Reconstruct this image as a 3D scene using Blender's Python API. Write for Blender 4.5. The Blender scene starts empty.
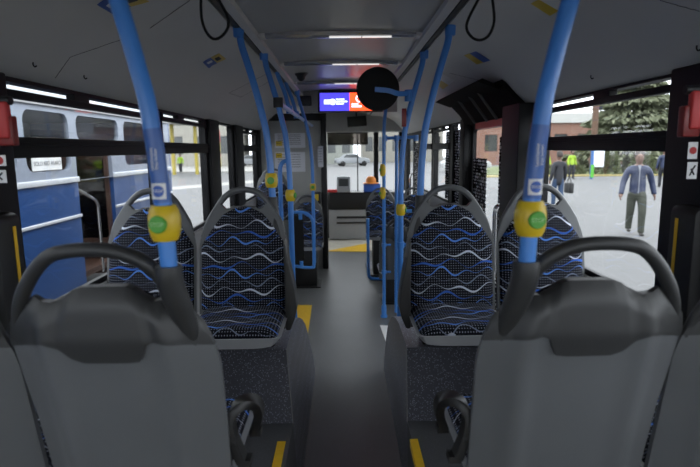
import bpy, bmesh, math, random
from mathutils import Vector, Matrix, Euler
random.seed(7)
C = bpy.context.scene.collection
PI = math.pi
# ------------------------------------------------------------------ camera
H = 1.75                                   # eye height over the low floor
F = 534.0                                  # focal length in pixels of a 700x467 frame
cam_d = bpy.data.cameras.new('camera'); cam = bpy.data.objects.new('camera', cam_d); C.objects.link(cam)
cam_d.sensor_width = 36; cam_d.lens = F/700*36; cam_d.clip_end = 400; cam_d.clip_start = .05
CM = Euler((math.radians(90-9.04), 0, math.radians(-.75))).to_matrix() @ Matrix.Rotation(math.radians(-.6), 3, 'Z')
cam.matrix_world = Matrix.Translation((0, 0, H)) @ CM.to_4x4()
cam_d.dof.use_dof = True; cam_d.dof.focus_distance = 2.7; cam_d.dof.aperture_fstop = 3.4
bpy.context.scene.camera = cam
# ------------------------------------------------------------------ light
w = bpy.data.worlds.new('overcast_sky'); bpy.context.scene.world = w; w.use_nodes = True
bg = w.node_tree.nodes['Background']
SKY = 1.0
tc = w.node_tree.nodes.new('ShaderNodeTexCoord'); sp = w.node_tree.nodes.new('ShaderNodeSeparateXYZ')
rp = w.node_tree.nodes.new('ShaderNodeValToRGB')
w.node_tree.links.new(tc.outputs['Generated'], sp.inputs[0]); w.node_tree.links.new(sp.outputs['Z'], rp.inputs[0])
rp.color_ramp.elements[0].color = (.80, .86, .93, 1); rp.color_ramp.elements[0].position = 0
rp.color_ramp.elements[1].color = (.90, .96, 1.0, 1); rp.color_ramp.elements[1].position = .6
w.node_tree.links.new(rp.outputs[0], bg.inputs[0]); bg.inputs[1].default_value = SKY
vs = bpy.context.scene.view_settings
vs.view_transform = 'Standard'; vs.look = 'None'; vs.gamma = 1; vs.use_curve_mapping = False
vs.exposure = 2.55

def P(u, v, zc):
    """world point at image position (u,v) and camera depth zc"""
    return Vector((0, 0, H)) + CM @ Vector(((u-350)/F*zc, (233.5-v)/F*zc, -zc))
def PY(u, v, y):
    d = CM @ Vector(((u-350)/F, (233.5-v)/F, -1)); return Vector((0, 0, H)) + d*(y/d.y)
def PZ(u, v, z):
    d = CM @ Vector(((u-350)/F, (233.5-v)/F, -1)); return Vector((0, 0, H)) + d*((z-H)/d.z)
def PX(u, v, x):
    d = CM @ Vector(((u-350)/F, (233.5-v)/F, -1)); return Vector((0, 0, H)) + d*(x/d.x)

# ------------------------------------------------------------------ materials
class N:
    def __init__(s, m): s.t = m.node_tree
    def m(s, op, a, b=None, c=None):
        n = s.t.nodes.new('ShaderNodeMath'); n.operation = op
        for i, x in enumerate((a, b, c)):
            if x is None: continue
            if isinstance(x, (int, float)): n.inputs[i].default_value = x
            else: s.t.links.new(x, n.inputs[i])
        return n.outputs[0]
    def mix(s, f, a, b):
        n = s.t.nodes.new('ShaderNodeMix'); n.data_type = 'RGBA'
        for i, x in ((0, f), (6, a), (7, b)):
            if isinstance(x, (int, float)): n.inputs[i].default_value = x
            elif isinstance(x, tuple): n.inputs[i].default_value = x+(1,)
            else: s.t.links.new(x, n.inputs[i])
        return n.outputs[2]
    def noise(s, scale, detail=3, coord='Object'):
        c = s.t.nodes.new('ShaderNodeTexCoord'); n = s.t.nodes.new('ShaderNodeTexNoise')
        n.inputs['Scale'].default_value = scale; n.inputs['Detail'].default_value = detail
        s.t.links.new(c.outputs[coord], n.inputs['Vector']); return n.outputs['Fac']
def S(r, g=None, b=None):
    if g is None: g = b = r
    f = lambda c: (c/255/12.92 if c/255 <= .04045 else ((c/255+.055)/1.055)**2.4)
    return (f(r), f(g), f(b))
def mat(name, col, rough=.5, metal=0, var=.12, nscale=6, bump=0, bscale=200, emit=None, es=1, spec=.5):
    m = bpy.data.materials.new(name); m.use_nodes = True
    b = m.node_tree.nodes['Principled BSDF']; n = N(m)
    b.inputs['Roughness'].default_value = rough; b.inputs['Metallic'].default_value = metal
    b.inputs['Specular IOR Level'].default_value = spec
    dark = tuple(c*(1-var) for c in col); lite = tuple(min(1, c*(1+var)) for c in col)
    m.node_tree.links.new(n.mix(n.noise(nscale), dark, lite), b.inputs['Base Color'])
    if bump:
        bn = m.node_tree.nodes.new('ShaderNodeBump'); bn.inputs['Strength'].default_value = bump; bn.inputs['Distance'].default_value = .001
        m.node_tree.links.new(n.noise(bscale, 2), bn.inputs['Height']); m.node_tree.links.new(bn.outputs[0], b.inputs['Normal'])
    if emit:
        b.inputs['Emission Color'].default_value = emit+(1,); b.inputs['Emission Strength'].default_value = es
    return m
M = {}
M['shell'] = mat('seat_shell_grey', (.085, .089, .094), .45, bump=.35, bscale=900)
M['shell_dark'] = mat('seat_cover_charcoal', (.022, .0225, .023), .42, bump=.35, bscale=900)
M['handle'] = mat('handle_grey', (.085, .088, .092), .38)
M['pan'] = mat('seat_pan_light_grey', (.33, .34, .36), .4)
M['black'] = mat('black_plastic', (.006, .006, .0065), .5)
M['hatch'] = mat('hatch_black', (.004, .004, .004), .8, spec=.08)
M['rubber'] = mat('black_rubber', (.006, .006, .006), .65, spec=.25)
M['frame'] = mat('black_window_frame', (.005, .005, .006), .55, spec=.25)
M['blue'] = mat('blue_tube', (.055, .215, .60), .28, var=.05)
M['bluelabel'] = mat('blue_sleeve', (.03, .11, .38), .3, var=.05)
M['yellow'] = mat('button_yellow', (.62, .43, .015), .35, var=.04)
M['green'] = mat('button_green', (.07, .32, .03), .35, var=.05)
M['ltgreen'] = mat('button_text_green', (.35, .6, .25), .4, var=.05)
M['white'] = mat('white_print', (.75, .75, .74), .4, var=.03)
M['stopblue'] = mat('sticker_blue', (.03, .10, .42), .4, var=.03)
M['yline'] = mat('floor_yellow', (.75, .45, .015), .5, var=.12, nscale=30)
M['ceil'] = mat('ceiling_grey', (.60, .59, .575), .5, var=.04, nscale=3)
M['ceilmid'] = mat('ceiling_panel_grey', (.42, .41, .385), .33, var=.04, nscale=3)
M['ceildark'] = mat('ceiling_seam', (.03, .03, .03), .6)
M['wall'] = mat('wall_grey', (.25, .25, .255), .5, var=.06)
M['cabin'] = mat('cabin_grey', (.36, .36, .345), .5, var=.06)
M['paper'] = mat('posted_paper', (.62, .63, .68), .6, var=.03)
M['red'] = mat('red_plastic', (.20, .010, .009), .35)
M['redprint'] = mat('red_print', (.5, .03, .03), .5)
M['silver'] = mat('silver_trim', (.62, .64, .68), .35, metal=.3)
M['chrome'] = mat('chrome_tube', (.7, .7, .7), .2, metal=1)
M['lampglass'] = mat('lamp_cover', (.40, .40, .42), .18, metal=.5, var=.3, nscale=20)
M['lamplit'] = mat('lamp_lit', (.6, .6, .6), .3, emit=(1, .98, .95), es=.13)
M['screenblue'] = mat('screen_blue', (.01, .01, .05), .2, emit=(.012, .01, .13), es=1.6)
M['screenred'] = mat('screen_orange', (.05, .01, .01), .2, emit=(.75, .05, .012), es=.7)
M['screenwhite'] = mat('screen_white', (.2, .2, .2), .3, emit=(.6, .7, 1), es=.6)
M['vwhite'] = mat('old_bus_white', (.24, .27, .33), .4, var=.04)
M['vroof'] = mat('old_bus_roof', (.40, .42, .45), .5, var=.04)
M['vblue'] = mat('old_bus_blue', (.018, .062, .20), .28, var=.15, nscale=1.5)
M['vdark'] = mat('old_bus_interior', (.06, .028, .018), .6, var=.4, nscale=4)
M['vbeige'] = mat('old_bus_inner_beige', (.5, .47, .4), .6, var=.2, nscale=5)
M['olive'] = mat('olive_trousers', (.032, .036, .026), .8, bump=.5, bscale=60)
M['navy'] = mat('navy_jacket', (.006, .014, .048), .5, bump=.6, bscale=40)
M['coat'] = mat('dark_coat', (.009, .010, .015), .7, bump=.6, bscale=40)
M['jeans'] = mat('blue_jeans', (.022, .045, .095), .8, bump=.5, bscale=60)
M['skin'] = mat('skin', (.13, .072, .052), .5, var=.06)
M['hair'] = mat('brown_hair', (.035, .022, .015), .7)
M['hairdk'] = mat('dark_hair', (.03, .022, .018), .7)
M['shoe'] = mat('dark_shoe', (.02, .018, .016), .4)
M['lime'] = mat('hi_vis_lime', (.24, .38, .015), .6, var=.05)
M['shirt'] = mat('pale_shirt', (.18, .19, .22), .7)
M['bark'] = mat('bark', (.10, .06, .04), .9, var=.4, nscale=20)
M['needle'] = mat('spruce_needles', (.075, .085, .045), .8, var=.6, nscale=1.5)
M['needle2'] = mat('spruce_needles_pale', (.13, .14, .085), .8, var=.5, nscale=1.5)
M['bush'] = mat('bush_leaves', (.075, .09, .04), .8, var=.6, nscale=2)
M['canopy'] = mat('canopy_white', (.38, .38, .36), .6, var=.04)
M['pale'] = mat('pale_facade', (.24, .23, .20), .8, var=.1, nscale=.6)
M['pale2'] = mat('grey_green_facade', (.17, .18, .16), .8, var=.1, nscale=.6)
M['darkglass'] = mat('dark_window', (.04, .045, .045), .15, var=.4, nscale=.4)
M['concrete'] = mat('kerb_concrete', (.24, .235, .22), .9, var=.12, nscale=3)
M['grass'] = mat('grass', (.10, .12, .045), .95, var=.4, nscale=2)
M['postyellow'] = mat('post_yellow', (.30, .24, .03), .5, var=.06)
M['kerbyellow'] = mat('kerb_yellow', (.22, .18, .06), .8, var=.3)
M['postred'] = mat('post_red', (.35, .02, .02), .5)
M['binblue'] = mat('blue_container', (.035, .11, .30), .5)
M['carwhite'] = mat('car_white', (.30, .31, .31), .3, var=.03)
M['carsilver'] = mat('car_silver', (.16, .17, .18), .3, var=.03)

def asphalt():
    m = mat('asphalt', (.23, .23, .235), .85); b = m.node_tree.nodes['Principled BSDF']; n = N(m)
    f = n.noise(1.2, 6); g = n.noise(60, 2)
    c = n.mix(f, (.080, .080, .082), (.11, .11, .112)); c = n.mix(n.m('MULTIPLY', g, .35), c, (.12, .12, .12))
    m.node_tree.links.new(c, b.inputs['Base Color']); return m
M['asphalt'] = asphalt()
def brick():
    m = mat('brick', (.35, .15, .1), .9); b = m.node_tree.nodes['Principled BSDF']; n = N(m)
    t = m.node_tree.nodes.new('ShaderNodeTexBrick'); tc = m.node_tree.nodes.new('ShaderNodeTexCoord')
    mp = m.node_tree.nodes.new('ShaderNodeMapping'); mp.inputs['Rotation'].default_value = (PI/2, 0, 0)
    m.node_tree.links.new(tc.outputs['Object'], mp.inputs[0]); m.node_tree.links.new(mp.outputs[0], t.inputs[0])
    t.inputs['Color1'].default_value = (.21, .095, .06, 1); t.inputs['Color2'].default_value = (.17, .075, .05, 1)
    t.inputs['Mortar'].default_value = (.22, .20, .18, 1); t.inputs['Scale'].default_value = 4
    m.node_tree.links.new(t.outputs[0], b.inputs['Base Color']); return m
M['brick'] = brick()
def speckle(name, base, dot, scale=170, thr=.20, rough=.35, extra=True):
    m = mat(name, base, rough); b = m.node_tree.nodes['Principled BSDF']; n = N(m)
    tc = m.node_tree.nodes.new('ShaderNodeTexCoord'); v = m.node_tree.nodes.new('ShaderNodeTexVoronoi')
    v.inputs['Scale'].default_value = scale; m.node_tree.links.new(tc.outputs['Object'], v.inputs['Vector'])
    near = n.m('LESS_THAN', v.outputs['Distance'], thr)
    sx = m.node_tree.nodes.new('ShaderNodeSeparateColor'); m.node_tree.links.new(v.outputs['Color'], sx.inputs[0])
    pick = n.m('GREATER_THAN', sx.outputs[0], .45)
    f = n.m('MULTIPLY', n.m('MULTIPLY', near, pick), n.m('MULTIPLY', sx.outputs[1], .9))
    c = n.mix(n.noise(3, 4), tuple(c*.88 for c in base), tuple(c*1.12 for c in base))
    m.node_tree.links.new(n.mix(f, c, dot), b.inputs['Base Color']); return m
M['boxcover'] = speckle('speckled_wall_covering', (.068, .071, .090), (.65, .68, .85), 150, .30, .40)
M['platform'] = speckle('speckled_grey_flooring', (.075, .077, .084), (.3, .3, .33), 260, .22, .5)
M['floor'] = speckle('aisle_flooring', (.115, .118, .122), (.36, .35, .37), 260, .24, .42)
def fabric():
    m = mat('bus_moquette', (.01, .01, .02), .9, spec=.15); b = m.node_tree.nodes['Principled BSDF']; n = N(m)
    uv = m.node_tree.nodes.new('ShaderNodeUVMap'); uv.uv_map = 'UVMap'
    s = m.node_tree.nodes.new('ShaderNodeSeparateXYZ'); m.node_tree.links.new(uv.outputs[0], s.inputs[0])
    U, V = s.outputs[0], s.outputs[1]
    du = n.m('LESS_THAN', n.m('FRACT', n.m('DIVIDE', n.m('ADD', U, 5), .0122)), .33)
    dv = n.m('LESS_THAN', n.m('FRACT', n.m('DIVIDE', n.m('ADD', V, 5), .0122)), .33)
    dots = n.m('MULTIPLY', n.m('MULTIPLY', du, dv), .55)
    col = n.mix(dots, (.003, .0035, .008), (.42, .44, .53))
    def wave(col, sp, off, amp, lam, th, c, seed):
        base = n.m('DIVIDE', n.m('ADD', V, 5+off), sp)
        row = n.m('FLOOR', base); fr = n.m('MULTIPLY', n.m('SUBTRACT', n.m('FRACT', base), .5), sp)
        ph = n.m('MULTIPLY', n.m('SINE', n.m('MULTIPLY', row, 12.9+seed)), 43.7)
        a = n.m('SINE', n.m('ADD', n.m('MULTIPLY', U, 2*PI/lam), ph))
        a2 = n.m('SINE', n.m('ADD', n.m('MULTIPLY', U, 2*PI/(lam*1.73)), n.m('MULTIPLY', ph, 1.7)))
        a3 = n.m('SINE', n.m('ADD', n.m('MULTIPLY', U, 2*PI/.31), n.m('MULTIPLY', ph, .7)))
        y = n.m('ADD', n.m('MULTIPLY', a, amp*.75), n.m('MULTIPLY', a2, amp*.6))
        d = n.m('ABSOLUTE', n.m('SUBTRACT', fr, y))
        thk = n.m('MULTIPLY', n.m('ADD', a3, 1.5), th*.5)
        k = n.m('LESS_THAN', d, thk)
        return n.mix(n.m('MULTIPLY', k, n.m('ADD', n.m('MULTIPLY', a3, .22), .72)), col, c)
    col = wave(col, .160, .000, .017, .125, .0030, (.16, .19, .27), 1.1)
    col = wave(col, .160, .040, .018, .140, .0040, (.55, .59, .70), 4.3)
    col = wave(col, .160, .080, .017, .150, .0042, (.03, .11, .46), 7.7)
    col = wave(col, .160, .120, .018, .118, .0040, (.09, .23, .68), 2.9)
    m.node_tree.links.new(col, b.inputs['Base Color'])
    return m
M['fabric'] = fabric()
def glass(name, tint=.90, refl=.06, col=(1, 1, 1)):
    m = bpy.data.materials.new(name); m.use_nodes = True; t = m.node_tree; t.nodes.clear()
    o = t.nodes.new('ShaderNodeOutputMaterial'); a = t.nodes.new('ShaderNodeBsdfTransparent'); g = t.nodes.new('ShaderNodeBsdfGlossy')
    a.inputs[0].default_value = tuple(c*tint for c in col)+(1,); g.inputs['Roughness'].default_value = .02; g.inputs[0].default_value = (1, 1, 1, 1)
    mx = t.nodes.new('ShaderNodeMixShader')
    fr = t.nodes.new('ShaderNodeFresnel'); fr.inputs[0].default_value = 1.35
    ml = t.nodes.new('ShaderNodeMath'); ml.operation = 'MULTIPLY'; ml.inputs[1].default_value = refl*1.5
    t.links.new(fr.outputs[0], ml.inputs[0]); ml.use_clamp = True
    t.links.new(ml.outputs[0], mx.inputs[0]); t.links.new(a.outputs[0], mx.inputs[1]); t.links.new(g.outputs[0], mx.inputs[2])
    t.links.new(mx.outputs[0], o.inputs[0]); return m
M['glass'] = glass('window_glass', .88); M['shade'] = glass('tinted_sun_shade', .22, .03, (1, .93, .86)); M['smoked'] = glass('smoked_glass', .35, .06)
def dotfilm():
    m = bpy.data.materials.new('dotted_film'); m.use_nodes = True; t = m.node_tree; n = N(m)
    b = t.nodes['Principled BSDF']; b.inputs['Base Color'].default_value = (.75, .76, .8, 1); b.inputs['Roughness'].default_value = .6
    o = t.nodes['Material Output']; tr = t.nodes.new('ShaderNodeBsdfTransparent'); tr.inputs[0].default_value = (.12, .12, .13, 1)
    tc = t.nodes.new('ShaderNodeTexCoord'); sx = t.nodes.new('ShaderNodeSeparateXYZ'); t.links.new(tc.outputs['Object'], sx.inputs[0])
    zz = n.m('DIVIDE', sx.outputs[2], .030); row = n.m('FLOOR', zz); fz = n.m('SUBTRACT', n.m('FRACT', zz), .5)
    yy = n.m('ADD', n.m('DIVIDE', sx.outputs[1], .036), n.m('MULTIPLY', row, .5)); fy = n.m('SUBTRACT', n.m('FRACT', n.m('ADD', yy, 50)), .5)
    d = n.m('SQRT', n.m('ADD', n.m('MULTIPLY', fz, fz), n.m('MULTIPLY', fy, fy)))
    h = n.m('FRACT', n.m('MULTIPLY', n.m('SINE', n.m('ADD', n.m('MULTIPLY', row, 12.9), n.m('MULTIPLY', n.m('FLOOR', n.m('ADD', yy, 50)), 78.2))), 437.5))
    k = n.m('LESS_THAN', d, n.m('MULTIPLY', h, .44))
    mx = t.nodes.new('ShaderNodeMixShader'); t.links.new(k, mx.inputs[0]); t.links.new(tr.outputs[0], mx.inputs[1]); t.links.new(b.outputs[0], mx.inputs[2])
    t.links.new(mx.outputs[0], o.inputs[0]); return m
M['dotfilm'] = dotfilm()

# ------------------------------------------------------------------ builders
class MB:
    def __init__(s): s.v = []; s.f = []; s.uv = {}; s.mi = {}; s.mats = []
    def add(s, vs, fs, uvs=None):
        o = len(s.v); s.v += [tuple(v) for v in vs]
        for f in fs: s.f.append(tuple(i+o for i in f))
        if uvs:
            for i, q in enumerate(uvs): s.uv[o+i] = q
        return s
    def box(s, x0, x1, y0, y1, z0, z1):
        v = [(x, y, z) for x in (x0, x1) for y in (y0, y1) for z in (z0, z1)]
        return s.add(v, [(0, 1, 3, 2), (4, 6, 7, 5), (0, 4, 5, 1), (2, 3, 7, 6), (0, 2, 6, 4), (1, 5, 7, 3)])
    def loft(s, loops, cap=True, closed=True, uvs=None):
        n = len(loops[0]); vs = [p for l in loops for p in l]; fs = []
        for i in range(len(loops)-1):
            for j in range(n if closed else n-1):
                k = (j+1) % n; fs.append((i*n+j, i*n+k, (i+1)*n+k, (i+1)*n+j))
        if cap and closed: fs.append(tuple(reversed(range(n)))); fs.append(tuple((len(loops)-1)*n+j for j in range(n)))
        return s.add(vs, fs, uvs)
    def tube(s, path, r, seg=14, cap=True, ry=None, up=None):
        """round or elliptical/rectangular tube along a path"""
        pts = [Vector(p) for p in path]; loops = []; prev = None
        for i, p in enumerate(pts):
            t = (pts[min(i+1, len(pts)-1)]-pts[max(i-1, 0)]).normalized()
            if up is not None: a = Vector(up).cross(t)
            elif prev is None: a = (Vector((0, 1, 0)) if abs(t.y) < .9 else Vector((1, 0, 0))).cross(t)
            else: a = prev-t*prev.dot(t)
            a.normalize(); prev = a; b = t.cross(a)
            rr = r[i] if isinstance(r, (list, tuple)) else r; rb = rr if ry is None else ry
            loops.append([p+a*rr*math.cos(2*PI*k/seg)+b*rb*math.sin(2*PI*k/seg) for k in range(seg)])
        return s.loft(loops, cap)
    def belt(s, path, wd, th, up):
        pts = [Vector(p) for p in path]; loops = []
        for i, p in enumerate(pts):
            t = (pts[min(i+1, len(pts)-1)]-pts[max(i-1, 0)]).normalized()
            a = Vector(up); a = (a-t*a.dot(t)).normalized(); b = t.cross(a)
            q = []
            for (ca, cb) in ((1, .6), (.9, 1), (-.9, 1), (-1, .6), (-1, -.6), (-.9, -1), (.9, -1), (1, -.6)):
                q.append(p+a*wd/2*ca+b*th/2*cb)
            loops.append(q)
        return s.loft(loops)
    def lathe(s, prof, seg=24, c=(0, 0, 0), axis='z'):
        loops = []
        for (r, h) in prof:
            l = []
            for k in range(seg):
                a = 2*PI*k/seg; x, y = r*math.cos(a), r*math.sin(a)
                l.append({'z': (c[0]+x, c[1]+y, c[2]+h), 'y': (c[0]+x, c[1]+h, c[2]+y), 'x': (c[0]+h, c[1]+x, c[2]+y)}[axis])
            loops.append(l)
        return s.loft(loops)
    def build(s, name, m, parent=None, smooth=35, bevel=0, loc=None):
        me = bpy.data.meshes.new(name); me.from_pydata(s.v, [], s.f)
        if s.uv:
            l = me.uv_layers.new(name='UVMap')
            for lp in me.loops: l.data[lp.index].uv = s.uv.get(lp.vertex_index, (0, 0))
        bm = bmesh.new(); bm.from_mesh(me)
        if bevel:
            bmesh.ops.remove_doubles(bm, verts=bm.verts, dist=1e-5)
            bmesh.ops.recalc_face_normals(bm, faces=bm.faces)
            es = [e for e in bm.edges if len(e.link_faces) == 2 and e.calc_face_angle(0) > .6]
            bmesh.ops.bevel(bm, geom=es, offset=bevel, segments=3, profile=.5, affect='EDGES', clamp_overlap=True)
        bmesh.ops.recalc_face_normals(bm, faces=bm.faces); bm.to_mesh(me); bm.free()
        for p in me.polygons: p.use_smooth = True
        me.set_sharp_from_angle(angle=math.radians(smooth))
        o = bpy.data.objects.new(name, me); C.objects.link(o); me.materials.append(M[m] if isinstance(m, str) else m)
        if parent: o.parent = parent
        if loc is not None: o.location = loc
        return o
def tag(o, label=None, cat=None, group=None, kind=None):
    if label: o['label'] = label
    if cat: o['category'] = cat
    if group: o['group'] = group
    if kind: o['kind'] = kind
    return o
def thing(name, label, cat, loc=(0, 0, 0), rz=0, group=None):
    o = bpy.data.objects.new(name, None); C.objects.link(o); o.empty_display_size = .1
    o.location = loc; o.rotation_euler = (0, 0, rz); return tag(o, label, cat, group)
def struct(o, label=None): return tag(o, label, None, None, 'structure')
def rrect(x0, x1, y0, y1, r, n=5):
    out = []
    for (cx, cy, a0) in ((x1-r, y1-r, 0), (x0+r, y1-r, 90), (x0+r, y0+r, 180), (x1-r, y0+r, 270)):
        for k in range(n+1):
            a = math.radians(a0+90*k/n); out.append((cx+r*math.cos(a), cy+r*math.sin(a)))
    return out
def plate(name, outline, holes, th, m, parent=None, plane='yz', at=0, bevel=0, uv=False):
    """flat panel with holes; plane 'yz' -> x=at..at+th ; 'xz' -> y=at..at+th ; 'xy' -> z=at..at+th"""
    cu = bpy.data.curves.new(name, 'CURVE'); cu.dimensions = '2D'; cu.fill_mode = 'BOTH'; cu.extrude = th/2; cu.bevel_depth = bevel
    for poly in [outline]+list(holes):
        sp_ = cu.splines.new('POLY'); sp_.points.add(len(poly)-1)
        for i, p in enumerate(poly): sp_.points[i].co = (p[0], p[1], 0, 1)
        sp_.use_cyclic_u = True
    t = bpy.data.objects.new('t', cu); me = bpy.data.meshes.new_from_object(t); bpy.data.objects.remove(t); bpy.data.curves.remove(cu)
    me.name = name
    for v in me.vertices:
        a, b, c = v.co
        c += th/2+at
        v.co = {'yz': (c, a, b), 'xz': (a, c, b), 'xy': (a, b, c)}[plane]
    bm = bmesh.new(); bm.from_mesh(me); bmesh.ops.remove_doubles(bm, verts=bm.verts, dist=1e-5); bmesh.ops.recalc_face_normals(bm, faces=bm.faces); bm.to_mesh(me); bm.free()
    me.set_sharp_from_angle(angle=math.radians(35))
    o = bpy.data.objects.new(name, me); C.objects.link(o); me.materials.clear(); me.materials.append(M[m])
    if parent: o.parent = parent
    return o
def rect(a0, a1, b0, b1): return [(a0, b0), (a1, b0), (a1, b1), (a0, b1)]
def text(name, s, size, m, parent=None, M4=None, ext=.0006):
    cu = bpy.data.curves.new(name, 'FONT'); cu.body = s; cu.size = size; cu.extrude = ext; cu.align_x = 'CENTER'; cu.align_y = 'CENTER'
    t = bpy.data.objects.new('t', cu); me = bpy.data.meshes.new_from_object(t); bpy.data.objects.remove(t); bpy.data.curves.remove(cu)
    if M4 is not None: me.transform(M4)
    o = bpy.data.objects.new(name, me); C.objects.link(o); me.materials.clear(); me.materials.append(M[m])
    if parent: o.parent = parent
    return o
def spline(pts, n=6):
    """Catmull-Rom through 3D points"""
    p = [Vector(q) for q in pts]; p = [2*p[0]-p[1]]+p+[2*p[-1]-p[-2]]; out = []
    for i in range(1, len(p)-2):
        for k in range(n):
            t = k/n; a, b, c, d = p[i-1], p[i], p[i+1], p[i+2]
            out.append(.5*((2*b)+(c-a)*t+(2*a-5*b+4*c-d)*t*t+(3*b-a-3*c+d)*t**3))
    out.append(p[-2]); return out
def interp(tab, x):
    if x <= tab[0][0]: return tab[0][1]
    for (a, b), (c, d) in zip(tab, tab[1:]):
        if x <= c:
            t = (x-a)/(c-a); t = t*t*(3-2*t) if False else t; return b+(d-b)*t
    return tab[-1][1]
def copy_tree(o, parent=None):
    c = o.copy(); C.objects.link(c); c.parent = parent
    for ch in list(o.children): copy_tree(ch, c)
    return c

# ------------------------------------------------------------------ the bus shell
XWL, XWR = 1.20, 1.235; XWS = {-1: XWL, 1: XWR}; KY = {-1: 1.017, 1: 1.047}; XW = 1.2                    # inner face of side walls
ZP = .42                     # foot platform beside the rear seats
ZB = .80                     # top of the seat boxes
Y0, Y1 = -2.6, 10.5
zs = lambda d: H+d
GX = .27                     # ceiling lower edge over eye height
# floor
fl = MB()
fl.box(-1.24, 1.27, Y0, Y1, -.06, 0)
struct(fl.build('floor', 'floor'))
b_ = MB().box(-1.2, 1.2, 9.1, 10.4, .0, .004); struct(b_.build('trim_1', 'vbeige'))     # front floor patch; light reflected off the floor painted as paler beige
# rear foot platforms and seat boxes (side profile in y,z, swept in x with a slanting aisle side)
def podium(sgn, n):
    xa, xb = (.28, .235) if sgn < 0 else (.300, .312)      # aisle edge at top / at floor
    m = MB()
    # foot platform
    def prism(prof, x_in_top, x_in_bot, x_out, m):
        k = len(prof); L = []
        for (y, z) in prof: L.append((sgn*(x_in_top+(x_in_bot-x_in_top)*(1-z/ZB)), y, z))
        R = [(sgn*x_out, y, z) for (y, z) in prof]
        fs = [tuple(range(k)), tuple(range(2*k-1, k-1, -1))]+[(i, (i+1) % k, (i+1) % k+k, i+k) for i in range(k)]
        m.add(L+R, fs)
    pl_ = MB(); prism([(Y0, 0), (Y0, ZP), (2.46, ZP), (2.46, 0)], xa, xb, XWS[sgn], pl_)
    struct(pl_.build('trim_%d' % n, 'platform'))
    prof = [(2.45, 0), (2.45, ZB), (2.80, ZB)]
    arc = [(3.0, .77), (3.2, .715), (3.35, .655), (3.5, .575), (3.62, .49), (3.75, .37), (3.88, .235), (3.98, .12), (4.05, 0)]
    bx = MB(); prism(prof+arc, xa, xb, XWS[sgn], bx)
    struct(bx.build('trim_%d' % (n+1), 'boxcover', smooth=30))
    # pale joint line at the box corner
    jl = MB().tube([(sgn*(xa-.002+(xb-xa)*(1-z/ZB)), 2.447, z) for z in (ZP, .6, ZB)], .0022, 6); struct(jl.build('trim_%d' % (n+2), 'wall'))
    ny = MB().box(min(sgn*xa, sgn*(xa+.032))-.002, max(sgn*xa, sgn*(xa+.032)), Y0+.3, 2.28, ZP, ZP+.004); ny.box(min(sgn*xa, sgn*(xa-.004))-.002*0, max(sgn*xa, sgn*(xa-.004)), Y0+.3, 2.28, ZP-.03, ZP+.004)
    struct(ny.build('trim_%d' % (n+3), 'yline'))
podium(-1, 2); podium(1, 6)
# yellow floor markings beside the step down
def floorpoly(n, pts, m, z=.004):
    q = [PZ(u, v, z) for u, v in pts]
    mb = MB(); k = len(q)
    mb.add([(p.x, p.y, z) for p in q]+[(p.x, p.y, .0005) for p in q], [tuple(range(k)), tuple(range(2*k-1, k-1, -1))]+[(i, (i+1) % k, (i+1) % k+k, i+k) for i in range(k)])
    return struct(mb.build('trim_%d' % n, m))
floorpoly(10, [(294, 305), (312, 305), (306.5, 344), (305.8, 357), (296, 357)], 'yline')
floorpoly(11, [(380, 325), (394, 326), (398, 342), (386, 342)], 'white')
floorpoly(12, [(386, 342), (398, 342), (398, 358), (388, 358)], 'yline')
floorpoly(13, [(325, 251), (369, 243), (369, 251.5)], 'yline', .009)
# ceiling
def sweep(prof, y0, y1, th=.03):
    m = MB(); k = len(prof)
    a = [(x, y0, z) for x, z in prof]; b = [(x, y1, z) for x, z in prof]
    a2 = [(x, y0, z+th) for x, z in prof]; b2 = [(x, y1, z+th) for x, z in prof]
    fs = []
    for i in range(k-1):
        fs.append((i, i+1, k+i+1, k+i)); fs.append((2*k+i, 3*k+i, 3*k+i+1, 2*k+i+1))
    fs += [(0, k, 3*k, 2*k), (k-1, 3*k-1, 4*k-1, 2*k-1)]
    m.add(a+b+a2+b2, fs); return m
struct(sweep([(-.43, zs(.60)), (-.25, zs(.612)), (0, zs(.616)), (.25, zs(.612)), (.43, zs(.60))], Y0, 9.4).build('ceiling', 'ceilmid'))
for sg, n in ((-1, 14), (1, 18)):
    pr = [(sg*.525, zs(.588)), (sg*.70, zs(.575)), (sg*.84, zs(.545)), (sg*.94, zs(.49)), (sg*1.02, zs(.42)), (sg*1.10, zs(.335)), (sg*1.165, zs(.275)), (sg*1.25, zs(.262))]
    struct(sweep(pr, Y0, 10.2).build('trim_%d' % n, 'ceil', smooth=40))
    struct(sweep([(sg*.43, zs(.602)), (sg*.435, zs(.578)), (sg*.475, zs(.574)), (sg*.48, zs(.60))], Y0, 9.4).build('trim_%d' % (n+1), 'ceil', smooth=30))
    struct(sweep([(sg*.478, zs(.606)), (sg*.527, zs(.600))], Y0, 9.4).build('trim_%d' % (n+2), 'black'))
    rb = MB().box(min(sg*.485, sg*.51), max(sg*.485, sg*.51), Y0, 9.4, zs(.578), zs(.592)); struct(rb.build('trim_%d' % (n+3), 'black'))
# outer roof so that no sky falls through
struct(MB().box(-1.30, 1.32, Y0, 10.7, zs(.66), zs(.74)).build('trim_22', 'vroof'))
for sg, n in ((-1, 23), (1, 24)):
    struct(MB().box(min(sg*1.25, sg*1.31), max(sg*1.25, sg*1.31), Y0, 10.7, zs(.262), zs(.66)).build('trim_%d' % n, 'vroof'))
struct(plate('wall_back', rect(-1.3, 1.3, -.3, zs(.66)), [rrect(-1.05, 1.05, 1.15, zs(.35), .08)], .08, 'cabin', plane='xz', at=Y0-.08))  # rear window out of view, added so daylight reaches the near seats
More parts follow.
